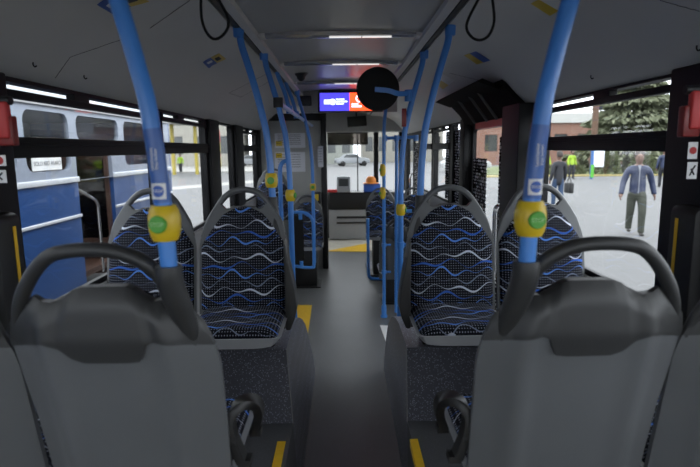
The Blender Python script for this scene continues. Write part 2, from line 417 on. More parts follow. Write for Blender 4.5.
# side walls with openings
def zcx(u, s=1): return XW*F/abs(u-343)   # distance of a wall point seen at column u
ZL, ZT = zs(-.64), zs(.252)
LW = [(1.90, 3.44), (3.56, 4.72), (5.10, 5.86), (6.32, 7.46)]
RW = [(1.88, 3.20), (5.15, 5.75), (5.9, 6.9), (7.05, 8.1)]
REAR = [(8.35, 10.1), (-2.35, -.55), (-.40, 1.50)]  # added out-of-view windows that let daylight onto the cab and near seats
def sc(sg, ab): return (ab[0]*KY[sg], ab[1]*KY[sg])
holesL = [rect(*sc(-1, q), ZL, ZT) for q in LW]+[rect(a, b, ZL, ZT) for a, b in REAR]
struct(plate('wall_left', rect(Y0, 10.6, -.30, zs(.29)), holesL, .06, 'frame', at=-XWL-.06))
door_open = rect(*sc(1, (3.56, 4.98)), .02, zs(.20)); door_front = rect(*sc(1, (8.35, 9.75)), .02, zs(.20))
struct(plate('wall_right', rect(Y0, 10.6, -.30, zs(.29)), [rect(*sc(1, q), ZL, ZT) for q in RW]+[rect(a, b, ZL, ZT) for a, b in REAR[1:]]+[door_open, door_front], .06, 'frame', at=XWR))
# grey lower wall lining
for sg, n, segs in ((-1, 25, [(Y0, 10.4)]), (1, 26, [(Y0, 3.66), (5.25, 8.7)])):
    m = MB(); xw = XWS[sg]
    for a, b in segs: m.box(min(sg*(xw-.006), sg*xw), max(sg*(xw-.006), sg*xw), a, b, 0, ZL-.01)
    struct(m.build('trim_%d' % n, 'wall'))
# pale window sills
wn = 0
def window(sg, y0, y1, bar=True, strips=(), film=None):
    global wn; wn += 1
    if y0 > 1.6:
        k = KY[sg]; y0 *= k; y1 *= k; strips = [(a*k, b*k) for a, b in strips]; film = [(a*k, b*k) for a, b in film] if film else None
    r = thing('window_%d' % wn, None, None, (sg*XWS[sg], (y0+y1)/2, ZL)); struct(r)
    hw_ = (y1-y0)/2; x = lambda v: sg*v
    def bx(m, a, b, y0_, y1_, z0, z1): m.box(min(sg*a, sg*b), max(sg*a, sg*b), y0_, y1_, z0-ZL, z1-ZL)
    g = MB(); bx(g, .028, .032, -hw_, hw_, ZL, ZT); g.build('window_glass', 'glass', r)
    f = MB()
    bx(f, -.006, .02, -hw_-.0, -hw_+.03, ZL, ZT); bx(f, -.006, .02, hw_-.03, hw_, ZL, ZT)
    bx(f, -.006, .02, -hw_, hw_, ZL, ZL+.025)
    if bar:
        bx(f, -.02, .026, -hw_, hw_, zs(-.023), zs(.022)); bx(f, -.028, .026, -hw_, hw_, zs(.022), zs(.034)); bx(f, -.018, .026, -hw_, hw_, zs(.034), zs(.055))
    if strips:
        bx(f, -.014, .026, -hw_, hw_, zs(.196), zs(.224))
        prev = -hw_
        for a, b in list(strips)+[(y1, y1)]:
            a -= (y0+y1)/2; b -= (y0+y1)/2
            bx(f, -.012, .026, prev, a, zs(.222), ZT); prev = b
    f.build('window_frame', 'frame', r, bevel=.002)
    if film:
        for a, b in film:
            d = MB(); bx(d, .022, .0245, a-(y0+y1)/2, b-(y0+y1)/2, ZL+.03, zs(.19)); d.build('dotted_film', 'dotfilm', r)
    si = MB(); bx(si, -.018, .0, -hw_, hw_, ZL-.03, ZL-.004); si.build('window_sill', 'wall', r, bevel=.004)
    return r
window(-1, 1.90, 3.44, strips=[(1.93, 2.42), (2.56, 3.38)])
window(-1, 3.56, 4.72, strips=[(3.60, 3.91), (4.06, 4.62)])
window(-1, 5.10, 5.86, bar=False)
window(-1, 6.32, 7.46, strips=[(6.4, 6.8), (6.9, 7.4)])
window(1, 1.88, 3.20, strips=[(1.92, 2.38), (2.53, 3.10)])
window(1, 5.15, 5.75, bar=False, film=[(5.45, 5.75)])
window(1, 5.9, 6.9, strips=[(5.95, 6.3), (6.4, 6.85)], film=[(5.9, 6.25)])
window(1, 7.05, 8.1, strips=[(7.1, 7.5), (7.6, 8.0)])
window(-1, 8.35/1.017, 10.1/1.017, bar=False); window(-1, -.40, 1.50); window(1, -.40, 1.50); window(-1, -2.35, -.55, bar=False); window(1, -2.35, -.55, bar=False)  # added windows: driver's side, then beside and behind the camera, for daylight
# doors: two glazed leaves each
dn = 0
def door(sg, y0, y1, films, split=0):
    global dn; dn += 1
    y0 *= KY[1]; y1 *= KY[1]
    r = thing('door_%d' % dn, None, None, (sg*(XWR+.02), (y0+y1)/2, .02)); struct(r)
    h = zs(.20)-.02; hw_ = (y1-y0)/2
    for k in (-1, 1):
        c0, c1 = (-hw_, split-.008) if k < 0 else (split+.008, hw_)
        lf = plate('door_leaf', rect(c0, c1, 0, h), [rrect(c0+.045, c1-.045, .12, h-.04, .04)], .035, 'frame', r)
        MB().box(.015, .02, c0+.05, c1-.05, .11, h-.03).build('door_glass', 'glass', lf)
        gr = MB().tube(spline([(-.0, split+k*.03, .75), (-.05, split+k*.03, .78), (-.055, split+k*.03, 1.1), (-.05, split+k*.03, 1.25), (0, split+k*.03, 1.28)]), .012, 10)
        gr.build('grab_rail', 'yellow' if False else 'chrome', lf)
        for (ka, a, b) in films:
            if ka == k: MB().box(.008, .011, a, b, .3, h-.30 if a > -.2 else h-.12).build('dotted_film', 'dotfilm', lf)
    return r
door(1, 3.56, 4.98, [(-1, -.50, -.33), (1, -.28, -.15), (1, .22, .69)], -.31)
door(1, 8.35, 9.75, [(-1, -.6, -.05)])
# door operator covers in the ceiling over the middle door
r = thing('door_operator_cover', 'open black door mechanism hatch in the ceiling edge above the middle door', 'hatch', (1.03, 4.25, zs(.2)))
m = MB(); prof = [(.20, .01), (.20, .06), (.10, .14), (-.02, .22), (-.04, .21), (.08, .09), (.13, .01)]
m.loft([[(x, y, z) for x, z in prof] for y in (-.80, .86)]); m.build('housing', 'hatch', r)
m = MB(); m.loft([[(-.13, y, .235), (-.16, y, .215), (-.02, y, .165), (.0, y, .18)] for y in (-.74, .82)]); m.build('lid', 'hatch', r)
for y in (-.35, -.08, .3): MB().tube([(-.06, y, .19), (.10, y+.05, -.0)], .010, 8).build('gas_strut', 'handle', r)
MB().box(.14, .19, -.7, .5, -.045, .008).build('warning_strip', 'redprint', r)
# dark pillar panels either side of the door
for n, (a, b) in ((27, (3.22, 3.56)), (28, (4.98, 5.15))):
    a *= KY[1]; b *= KY[1]
    struct(MB().box(1.10 if n == 27 else 1.175, 1.235, a, b, 0, zs(.27)).build('trim_%d' % n, 'frame', bevel=.006))
for n, (a, b) in ((29, (4.74, 5.08)), (30, (5.88, 6.30)), (31, (7.48, 7.9))):
    struct(MB().box(-1.20, -1.16, a*1.017, b*1.017, ZL, zs(.27)).build('trim_%d' % n, 'frame', bevel=.006))
# black pillars closest to the camera
for sg, n in ((-1, 32), (1, 33)):
    struct(MB().box(min(sg*(XWS[sg]-.045), sg*XWS[sg]), max(sg*(XWS[sg]-.045), sg*XWS[sg]), 1.52*KY[sg], 1.89*KY[sg], ZL-.3, zs(.27)).build('trim_%d' % n, 'frame', bevel=.008))

# front end: bulkhead, dashboard, windscreen
fb = MB().box(-1.18, 1.18, 9.9, 10.3, zs(.30), zs(.66)); struct(fb.build('wall_front', 'cabin', bevel=.02))
fp = MB(); fp.box(-1.18, 1.18, 10.45, 10.55, -.3, .93); struct(fp.build('trim_34', 'frame'))
wr = thing('window_14', None, None, (0, 10.5, .93)); struct(wr)
MB().box(-1.16, 1.16, -.004, .004, 0, zs(.45)-.93).build('windscreen_glass', 'glass', wr)
m = MB()
for x, w2 in ((-1.16, .06), (.30, .010), (.66, .045), (1.16, .06)): m.box(x-w2, x+w2, -.03, .03, 0, zs(.45)-.93)
m.box(-1.16, 1.16, -.03, .03, zs(.31)-.93, zs(.6)-.93)
m.build('windscreen_frame', 'frame', wr)
sh = thing('sun_blind', 'tinted pull-down sun blind across the top of the windscreen', 'blind', (0, 10.445, zs(.08)))
MB().box(-.28, .50, -.003, .003, 0, .21).build('blind_sheet', 'shade', sh)
MB().tube([(-.28, 0, .215), (.50, 0, .215)], .012, 10).build('roller', 'black', sh)
MB().box(-.28, .50, -.006, .006, -.012, .0).build('bottom_bar', 'black', sh)
db = thing('dashboard', 'dark grey dashboard and front panel beneath the windscreen', 'dashboard', (0, 10.1, 0))
MB().box(-.27, 1.15, .05, .33, .02, .60).build('lower_panel', 'wall', db, bevel=.02)
MB().box(-.27, 1.15, .02, .33, .60, .93).build('upper_panel', 'black', db, bevel=.03)
m = MB(); m.box(-.12, 1.0, .035, .06, .43, .47); m.box(-.12, 1.0, .035, .06, .33, .36); m.build('vent_slot', 'black', db)
tm = thing('ticket_machine', 'grey ticket machine standing on the dashboard', 'machine', (.02, 10.15, .93))
MB().box(-.13, .13, -.06, .10, .0, .30).build('casing', 'pan', tm, bevel=.03)
MB().box(-.09, .09, -.068, -.058, .12, .26).build('display', 'darkglass', tm)
MB().box(-.30, .06, -.10, .0, 0.0, .05).build('base', 'redprint', tm, bevel=.01, loc=(0, -.03, 0)) if False else None
q = tag(MB().box(-.14, .1, -.06, .04, 0, .06).build('pouch', 'redprint', bevel=.02, loc=(-.2, 10.15, .93)), 'small red pouch left of the ticket machine on the dashboard', 'pouch')
q = tag(MB().box(-.16, .16, -.06, .06, 0, .16).build('cooler_bag', 'stopblue', bevel=.02, loc=(.56, 10.17, .93)), 'blue box under an orange hat on the dashboard', 'box')
hm = MB().lathe([(.15, 0), (.155, .01), (.10, .02), (.095, .08), (.06, .13), (.01, .14)], 20)
q = tag(hm.build('safety_hat', mat('orange_hat', (.7, .22, .02), .6), loc=(.54, 10.17, 1.09)), 'orange hat resting on the blue box on the dashboard', 'hat')
# driver's cab partition on the left
cp = thing('driver_cab_partition', 'grey driver cab partition wall with notices, left of the aisle front', 'partition', (-.72, 7.75, 0))
MB().box(-.45, .42, 0, .05, 0, zs(.40)).build('panel', 'cabin', cp, bevel=.01)
MB().box(.42, .50, -.05, .09, 0, zs(.47)).build('post', 'black', cp, bevel=.012)
MB().box(-.47, .5, -.02, .06, zs(.40), zs(.50)).build('top_rail', 'black', cp, bevel=.01)
def notice(u0, u1, v0, v1, y, name, m, label, cat, group=None, extra=None):
    a = PY(u0, v1, y); b = PY(u1, v0, y); c = (a+b)/2
    t = thing(name, label, cat, (c.x, y, c.z), 0, group)
    w2, h2 = abs(b.x-a.x)/2, abs(b.z-a.z)/2
    MB().box(-w2, w2, -.002, 0, -h2, h2).build('sheet', m, t)
    if extra: extra(t, w2, h2)
    return t
def lines(t, w2, h2, m='handle', k=6):
    mb = MB()
    for i in range(k): z = h2*.75-i*(1.5*h2/k); mb.box(-w2*.8, w2*.7, -.003, -.002, z-.003, z+.003)
    mb.build('print', m, t)
yp = 7.745
notice(275, 305, 133, 148, yp, 'notice_sheet', 'paper', 'white notice pinned topmost on the grey cab partition', 'notice', None, lines)
notice(275, 305, 152, 172, yp, 'notice_sheet', 'paper', 'white notice pinned below another on the cab partition', 'notice', None, lines)
notice(276, 282, 141, 146, yp-.005, 'warning_sticker', 'yellow', 'small yellow sticker on the upper notice of the cab partition', 'sticker', None, lambda t, a, b: lines(t, a, b, 'black', 2))
notice(276, 282, 153, 158, yp-.005, 'warning_sticker', 'yellow', 'small yellow sticker on the lower notice of the cab partition', 'sticker', None, lambda t, a, b: lines(t, a, b, 'black', 2))
notice(318, 323, 146, 167, yp-.052, 'timetable_sheet', 'paper', 'narrow white sheet on the black post of the cab partition', 'notice', None, lines)
# validator on cab post
va = thing('ticket_validator', 'small yellow and black ticket validator beside the cab post', 'validator', (-.36, 7.55, .98))
MB().box(-.05, .05, -.03, .16, 0, .16).build('casing', 'black', va, bevel=.015); MB().box(-.045, .02, -.036, -.028, .05, .14).build('face', 'yellow', va)

# monitor above the windscreen and destination screen under the ceiling
c = PY(357, 121, 9.55)
mo = thing('monitor', 'small grey monitor hanging under the front ceiling above the windscreen', 'monitor', c)
MB().box(-.17, .17, 0, .06, -.09, .09).build('casing', 'black', mo, bevel=.015)
MB().box(-.145, .145, -.006, .002, -.07, .07).build('display', 'darkglass', mo); MB().tube([(0, .04, .08), (0, .05, .16), (0, .3, .18)], .014).build('bracket', 'black', mo)
mo.rotation_euler = (math.radians(-12), math.radians(-4), 0)
a = PY(320, 111, 5.75); b = PY(381, 92.5, 5.75)
sc = thing('passenger_screen', 'wide lit passenger screen, half blue and half orange, under the ceiling', 'screen', ((a.x+b.x)/2, 5.75, a.z))
w2 = (b.x-a.x)/2; hh = b.z-a.z
MB().box(-w2-.02, w2+.02, .002, .09, -.012, hh+.02).build('casing', 'black', sc, bevel=.008)
MB().box(-w2, -w2*.03, -.004, .003, 0, hh).build('blue_display', 'screenblue', sc)
MB().box(-w2*.03, w2, -.004, .003, 0, hh).build('orange_display', 'screenred', sc)
m = MB(); m.box(-w2*.86, -w2*.60, -.006, -.004, hh*.38, hh*.62); m.lathe([(hh*.17, -.006), (hh*.17, -.004)], 20, (-w2*.58, 0, hh*.5), 'y')
for k, (x0, x1) in enumerate(((-.47, -.2), (-.47, -.1), (-.47, -.22))): m.box(w2*x0, w2*x1, -.006, -.004, hh*(.60-.12*k), hh*(.67-.12*k))
m.build('blue_display_print', 'screenwhite', sc)
m = MB(); m.box(w2*.04, w2*.36, -.006, -.004, hh*.20, hh*.29); m.box(w2*.04, w2*.25, -.006, -.004, hh*.32, hh*.40)
m.tube([(w2*.30+.035*math.cos(t/10*PI+PI*.5), -.005, hh*.68+.035*math.sin(t/10*PI+PI*.5)) for t in range(11)], .006, 6); m.build('orange_display_print', 'screenwhite', sc)
MB().box(-.5, .5, .09, .13, -.01, .22).build('back_panel', 'cabin', sc)
cb = thing('ceiling_end_panel', 'black box beside the passenger screen at the ceiling rail', 'box', (-.385, 5.74, zs(.45))); MB().box(-.07, .07, 0, .08, 0, .10).build('casing', 'black', cb, bevel=.01)
cm = thing('security_camera', 'small black dome camera under the ceiling left of the screen', 'camera', PY(301, 77, 4.5))
cm.location.z = zs(.612); MB().lathe([(.05, 0), (.05, -.015), (.035, -.03), (.03, -.05), (.012, -.065)], 20).build('dome', 'black', cm); MB().lathe([(.06, 0.0), (.06, -.008)], 20).build('mount', 'handle', cm)

# transverse ceiling lamps
for i, (y, lit) in enumerate(((2.98, 1), (3.92, 1), (5.05, 1), (1.2, 0))):
    if y < 2: continue
    t = thing('ceiling_lamp', ['nearest transverse strip lamp across the ceiling', 'second transverse strip lamp across the ceiling', 'transverse strip lamp nearest the passenger screen'][i], 'lamp', (0, y, zs(.607)), 0, None)
    m = MB(); prof = [(-.042, 0.004), (-.035, -.014), (-.015, -.022), (.015, -.022), (.035, -.014), (.042, .004)]
    m.loft([[(-.40, a, b) for a, b in prof], [(.40, a, b) for a, b in prof]]); m.build('lamp_cover', 'lampglass', t, smooth=30)
    for x0, x1 in ((-.06, .11), (.115, .27)):
        MB().box(x0, x1, -.024, -.006, -.025, -.019).build('lit_tube', 'lamplit', t)
    for a, b in ((-.43, -.40), (.40, .43)): MB().box(a, b, -.05, .05, -.022, .006).build('end_cap', 'ceil', t, bevel=.004)

# seams and hatches in the side ceilings
def sidez(x):
    tab = [(.525, .588), (.70, .575), (.84, .545), (.94, .49), (1.02, .42), (1.10, .335), (1.165, .275), (1.2, .262)]
    return zs(interp(tab, abs(x)))
def ceilpt(u, v, sg):
    best = None
    d = CM @ Vector(((u-350)/F, (233.5-v)/F, -1)); d = d/d.y
    y = .4
    while y < 7:
        p = Vector((0, 0, H))+d*y
        if .5 < abs(p.x) < 1.2 and p.z > sidez(p.x) and p.x*sg > 0: return p-Vector((0, 0, 0))
        y += .0025
    return p
sn = 35
for sg, poly in ((-1, [(55, 78), (70, 57), (125, 38)]), (-1, [(150, 28), (190, 0)]), (-1, [(229, 93), (268, 73)]), (-1, [(241, 97), (270, 81)]), (1, [(449, 73), (495, 84)]), (1, [(660, 0), (700, 11)]), (-1, [(229, 93), (241, 97)])):
    pts = []
    for (a, b), (c2, d2) in zip(poly, poly[1:]):
        for k in range(9): pts.append(ceilpt(a+(c2-a)*k/8, b+(d2-b)*k/8, sg))
    pts = [Vector((p.x, p.y, sidez(p.x)-.0002)) for p in pts]
    struct(MB().tube(pts, .0013, 6).build('trim_%d' % sn, 'ceildark')); sn += 1

# ------------------------------------------------------------------ seats
HWS = [(.40, .222), (.83, .222), (.85, .222), (.90, .213), (.95, .195), (1.0, .170), (1.05, .145)]       # tapering shoulder
HWW = [(.40, .210), (.60, .213), (.72, .218), (.80, .226), (.86, .231), (.92, .235), (.96, .231), (1.0, .214), (1.05, .182)]   # fuller shoulder
HW = {-1: HWS, 1: HWS}
ZTOP = [(0, 1.044), (.28, 1.043), (.38, 1.036), (.48, 1.018), (.58, 1.008), (.70, 1.010), (.82, 1.022), (.93, 1.0), (1, .955)]
ZLX = [(-.22, .905), (-.13, .926), (-.10, .912), (-.075, .890), (-.05, .880), (.045, .879), (.068, .882), (.078, .900), (.088, .920), (.105, .926), (.22, .90)]
ZTN = ZTOP; ZTF = [(0, 1.046), (.30, 1.044), (.45, 1.034), (.60, 1.034), (.72, 1.050), (.85, 1.066), (.95, 1.05), (1, 1.02)]
SIDE = 1
def yb(z): return -.19*(z-.5) if z > .5 else -.19*(z-.5)*.4
def hw(z, u=1): return interp(HW[1 if u > 0 else -1], z)
def ztop(u): return interp(ZTOP, abs(u))
def depth(u, z):
    a = abs(u); d = .014+.050*(1-a**2.6)+.015*math.exp(-((a-.60)/.13)**2)
    if z > .93: d *= 1-.35*min(1, (z-.93)/.11)
    return d
def grid_solid(fu, us, ts, uvf=None):
    """closed slab from two surfaces: fu(u,t) -> (front point, back point)"""
    nu, nt = len(us), len(ts); A = []; B = []; uv = []
    for t in ts:
        for u in us:
            a, b = fu(u, t); A.append(a); B.append(b); uv.append(uvf(u, t, a) if uvf else (0, 0))
    n = nu*nt; fs = []
    for j in range(nt-1):
        for i in range(nu-1):
            q = (j*nu+i, j*nu+i+1, (j+1)*nu+i+1, (j+1)*nu+i); fs.append(q); fs.append(tuple(n+k for k in reversed(q)))
    rim = [i for i in range(nu)]+[j*nu+nu-1 for j in range(1, nt)]+[(nt-1)*nu+i for i in range(nu-2, -1, -1)]+[j*nu for j in range(nt-2, 0, -1)]
    for k in range(len(rim)):
        a, b = rim[k], rim[(k+1) % len(rim)]; fs.append((b, a, n+a, n+b))
    m = MB(); m.add(A+B, fs, (uv+uv) if uvf else None); return m
lin = lambda a, b, n: [a+(b-a)*i/n for i in range(n+1)]
def seat_meshes(near=False, side=1):
    global SIDE, HW, ZTOP
    ZTOP = ZTN if near else ZTF
    SIDE = side; HW = {side: HWS, -side: HWW if near else HWS}
    g = {}
    def sh_(u, t):
        zt = ztop(u); z = .44+t*(zt-.44); x = u*hw(z, u); e = 1-max(0, (t-.9)/.1)**2*.5
        return (x, yb(z), z), (x, yb(z)-depth(u, z)*e, z)
    g['shell'] = grid_solid(sh_, lin(-1, 1, 36), lin(0, 1, 26))
    def co(u, t):
        zt = ztop(u)+.003; zl = interp(ZLX, u*.222*SIDE); z = zl+t*(zt-zl); uu = u*1.008; x = uu*hw(z, u); e = 1-max(0, (z-(zt-.05))/.05)**2*.45 if z > zt-.05 else 1
        a = abs(u); lump = .005*max(0, min(1, (.47-a)/.10)) if z > .84 else 0
        return (x, yb(z)-.004, z), (x, yb(z)-depth(min(1, a), z)*e-.0035-lump, z)
    g['cover'] = grid_solid(co, lin(-1, 1, 100), lin(0, 1, 14))
    hp = [(-.206, .85), (-.202, .91), (-.187, .965), (-.155, 1.015), (-.128, 1.058), (-.098, 1.094), (-.058, 1.120), (0, 1.130)]
    hp = hp+[(-x, z) for x, z in reversed(hp[:-1])]
    if near: hp = [(SIDE*x, z) for x, z in ((-.222, .85), (-.222, .92), (-.210, .98), (-.186, 1.03), (-.152, 1.079), (-.114, 1.113), (-.075, 1.124), (-.03, 1.127), (.02, 1.124), (.062, 1.111), (.098, 1.087), (.120, 1.052), (.140, 1.015), (.150, .975))]
    path = spline([(x*.985, yb(z)-.009-.009*min(1, max(0, (z-.9)/.12)), z) for x, z in hp], 4); nn = len(path)
    rad = [.008+.0075*min(1, min(i, nn-1-i)/12) for i in range(nn)]
    g['handle'] = MB().tube(path, rad, 14, True, None, up=(0, 1, 0))
    def pd(u, t):
        a = abs(u); zt = 1.046-.038*(a/.62)**2 if a < .62 else 1.008-.15*((a-.62)/.325)**1.1
        z = .545+t*(zt-.545); x = u*hw(z, u); ed = (1-(a/.945)**8)*(1-max(0, (t-.80)/.2)**4)*(1-.3*max(0, (.2-t)/.2)**2)
        bol = .012*(a/.93)**3
        return (x, yb(z)+.004+.030*ed+bol*ed, z), (x, yb(z)-.001, z)
    g['pad'] = grid_solid(pd, lin(-.945, .945, 30), lin(0, 1, 26), lambda u, t, p: (p[0], p[2]))
    def cu(u, t):
        a = abs(u); y = .0+t*.378; x = u*(.207-.012*max(0, (t-.8)/.2)**2); ed = (1-a**8)*(1-max(0, (t-.82)/.18)**3*.8)
        return (x, y, .524+.043*ed-.010*math.sin(PI*min(1, t*1.1))*(1-a*a)), (x*.98, y*.99, .505)
    g['cushion'] = grid_solid(cu, lin(-1, 1, 28), lin(0, 1, 24), lambda u, t, p: (p[0], .4-p[1]))
    def pn(u, t):
        a = abs(u); y = -.04+t*.434; x = u*(.223-.02*max(0, (t-.86)/.14)**2)
        lift = .012*max(0, (t-.85)/.15)
        return (x, y, .518+lift), (x*.9, y*.96+.01, .484+.010*a**4)
    g['pan'] = grid_solid(pn, lin(-1, 1, 20), lin(0, 1, 20))
    return g
GG = {0: seat_meshes(), 1: seat_meshes(True, 1), -1: seat_meshes(True, -1)}
def build_pole_label(t, y, z0, r=.0225, plate_=True, side=1):
    pass
def pole_x(dz):          # outward bend of the stanchions against height over eye level
    return interp([(-2, .352), (-.25, .352), (-.1, .357), (0, .364), (.10, .375), (.2, .396), (.29, .418), (.4, .448), (.5, .478), (.58, .490), (.60, .492)], dz)
def button(root, x, y, z, r=.0185, text_=True, R=.0325, hgt=.073, face=-1, ang=0, label=None):
    b = MB().lathe([(r, -hgt/2), (R*.74, -hgt/2), (R*.90, -hgt*.36), (R*.985, -hgt*.18), (R, 0), (R*.985, hgt*.18), (R*.90, hgt*.36), (R*.74, hgt/2), (r, hgt/2)], 32, (0, 0, 0))
    o = b.build('stop_button', 'yellow', root, loc=(x, y, z)); o.rotation_euler = (0, 0, ang)
    g = MB().lathe([(R*.56, .014), (R*.56, -.002), (R*.50, -.004), (.001, -.004)], 28, (0, -R*.97, 0), 'y'); k = g.build('push_disc', 'green', o)
    if text_: text('push_disc_print', 'STOP', R*.36, 'ltgreen', k, Matrix.Translation((0, -R*.97-.0045, 0)) @ Matrix.Rotation(PI/2, 4, 'X'))
    return o
def stanchion(side, y, zbot, label, name='grab_pole', btn=None, ztop_=.60, group=None, xoff=0, sleeve=False, r=.0175, foot=True, bang=0):
    """curved blue pole: foot at zbot, bent outward to the ceiling rail; origin at the foot"""
    xb_ = side*(pole_x(-.3)+xoff)
    t = thing(name, label, 'pole', (xb_, y, zbot), 0, group)
    zz = [zbot-H]+[d for d in (-.5, -.25, -.1, -.03, .04, .1, .16, .22, .29, .36, .43, .5, .55) if d > zbot-H+.02]+[ztop_-.012]
    path = [(side*(pole_x(d)+xoff)-xb_, 0, d+H-zbot) for d in zz]
    MB().tube(spline(path, 3), r, 16, up=(0, 1, 0)).build('tube', 'blue', t)
    f = MB().lathe([(.019, -.05), (.026, -.045), (.027, 0)], 16, path[-1]); f.build('ceiling_socket', 'blue', t)
    if foot: MB().lathe([(.032, 0), (.032, .012), (.024, .02), (.022, .09), (.0178, .095)], 18).build('foot_socket', 'blue', t)
    if btn is not None:
        for bz in btn:
            button(t, side*(pole_x(bz)+xoff)-xb_, 0, bz+H-zbot, text_=sleeve, ang=math.radians(bang) if not sleeve else math.radians(7)*(1 if side > 0 else -1))
    if sleeve:
        b0 = btn[0]
        pts = [(side*(pole_x(b0+d)+xoff)-xb_, 0, b0+d+H-zbot) for d in (.042, .07, .10, .13, .16, .19)]
        MB().tube(pts, r+.0007, 20, up=(0, 1, 0)).build('printed_sleeve', 'bluelabel', t)
        zc_ = b0+.068; xx = side*(pole_x(zc_)+xoff)-xb_
        def wrap(n, a0, a1, z0, z1, rr, mt, par):
            m_ = MB(); us = lin(a0, a1, 8)
            m_.loft([[(xx+rr*math.sin(a), -rr*math.cos(a), zc_+z0+H-zbot) for a in us]+[(xx+(rr-.001)*math.sin(a), -(rr-.001)*math.cos(a), zc_+z0+H-zbot) for a in reversed(us)],
                     [(xx+rr*math.sin(a), -rr*math.cos(a), zc_+z1+H-zbot) for a in us]+[(xx+(rr-.001)*math.sin(a), -(rr-.001)*math.cos(a), zc_+z1+H-zbot) for a in reversed(us)]])
            return m_.build(n, mt, par)
        sk = wrap('stop_sticker', -.85, .85, -.018, .014, r+.0017, 'white', t)
        md = MB(); R1 = r+.0023; L = []
        for k in range(13):
            cc = -1+2*k/12; aa = .62*cc; hh_ = .0118*math.sqrt(max(.0004, 1-cc*cc))
            L.append([(xx+(R1-q)*math.sin(aa), -(R1-q)*math.cos(aa), zc_-.002+e*hh_+H-zbot) for q, e in ((0, -1), (0, 1), (.0008, 1), (.0008, -1))])
        md.loft(L)
        md.build('stop_disc', 'stopblue', sk)
        text('stop_print', 'STOP', .0085, 'white', sk, Matrix.Translation((xx, -(r+.0032), zc_-.002+H-zbot)) @ Matrix.Rotation(PI/2, 4, 'X'))
        text('sleeve_print', 'Leszallasjelzo\nStop button', .0085, 'white', t, Matrix.Translation((side*(pole_x(zc_+.06)+xoff)-xb_, -(r+.0018), zc_+.062+H-zbot)) @ Matrix.Rotation(PI/2, 4, 'X') @ Matrix.Rotation(PI/2, 4, 'Z'))
    return t
def seat(x, y, z, rz, label, s=0, base=0.0, group='bus seats with wavy blue and white pattern', name='bus_seat', arm=True, low=False):
    """s: local side carrying the pole socket and the folding armrest (0 = none)"""
    t = thing(name, label, 'seat', (x, y, z), rz, group)
    for k, mt in (('shell', 'shell'), ('cover', 'shell_dark'), ('handle', 'handle' if abs(rz) > .1 else 'shell_dark'), ('pad', 'fabric'), ('cushion', 'fabric'), ('pan', 'pan')):
        nm = {'shell': 'back_shell', 'cover': 'headrest_cover', 'handle': 'grab_handle', 'pad': 'backrest_pad', 'cushion': 'seat_cushion', 'pan': 'seat_pan'}[k]
        vr = s if (abs(rz) < .1 and s) else 0; G = GG[vr]
        key = (k, mt, vr)
        if key not in PROTO:
            PROTO[key] = G[k].build(nm, mt, t, smooth=50)
        else:
            o = PROTO[key].copy(); C.objects.link(o); o.parent = t
    b = MB()
    if base < .2: b.box(-.14, .14, .02, .34, base, .48); b.box(-.19, .19, -.02, .40, base, base+.018)
    else: b.box(-.16, .16, -.03, .10, base, .49)
    b.build('seat_base', 'black', t, bevel=.008)
    if s:
        # socket that takes the pole
        px = s*(.140); sk = MB()
        path = [(s*.172, yb(.84)+.004, .84), (s*.168, yb(.91)-.014, .91), (s*.157, yb(.97)-.024, .97), (s*.144, -.135, 1.03), (px, -.144, 1.07), (px, -.144, 1.092)]
        sp_ = spline(path, 4); n_ = len(sp_); rr = [.017+.0105*min(1, i/(n_*.5)) for i in range(n_)]
        sk.tube(sp_, rr, 16, up=(0, 1, 0)); sk.build('pole_socket', 'shell_dark', t)
        if not arm:
            pr = [(.214, .90), (.226, .88), (.236, .80), (.262, .66), (.270, .57), (.258, .51), (.236, .455), (.214, .455)]
            MB().loft([[(s*a, -.03, b2) for a, b2 in pr], [(s*a, .07, b2*.985+.005) for a, b2 in pr]]).build('folded_armrest', 'shell_dark', t, bevel=.008)
        if arm:
            ar = MB(); P_ = [(.244, .00, .562), (.232, -.004, .60), (.222, -.008, .645), (.222, -.006, .675), (.236, .002, .698), (.256, .03, .700), (.272, .06, .682), (.276, .085, .65), (.270, .105, .615), (.258, .115, .578)]
            ar.belt(spline([(s*a, b2, c2) for a, b2, c2 in P_], 5), .042, .023, (0, 1, 0))
            ar.belt(spline([(s*.286, .07, .69), (s*.282, .16, .70), (s*.278, .26, .70), (s*.276, .30, .69)], 4), .03, .02, (1, 0, 0)) if False else None
            ar.box(min(s*.236, s*.268), max(s*.236, s*.268), -.018, .018, .550, .568); ar.box(min(s*.246, s*.276), max(s*.246, s*.276), .098, .132, .566, .582)
            a_ = ar.build('armrest', 'black', t, bevel=0)
            MB().tube([(s*.20, -.01, .62), (s*.236, -.01, .62)], .018, 14).build('armrest_pivot', 'black', t)
    return t
PROTO = {}; VAR = 0
XS = .505
seat(-XS, 1.24, ZP, 0, 'aisle seat at left seen from behind, grey shell with charcoal headrest', 1)
seat(-XS-.453, 1.24, ZP, 0, 'window seat at far left edge seen from behind, partly cut off', 0)
seat(XS+.02, 1.24, ZP, 0, 'aisle seat at right seen from behind, grey shell with charcoal headrest', -1)
seat(XS+.458+.015, 1.24, ZP, 0, 'window seat at far right edge seen from behind, partly cut off', 0)
seat(-XS+.005, 2.58, ZP, PI, 'patterned aisle seat left of the aisle facing the camera', -1, .38, arm=False)
seat(-XS-.455, 2.58, ZP, PI, 'patterned window seat at left facing the camera behind the left blue pole', 0, .38)
seat(XS+.035, 2.58, ZP, PI, 'patterned aisle seat right of the aisle facing the camera', 1, .38, arm=False)
seat(XS+.492, 2.58, ZP, PI, 'patterned window seat at right facing the camera behind the right blue pole', 0, .38)
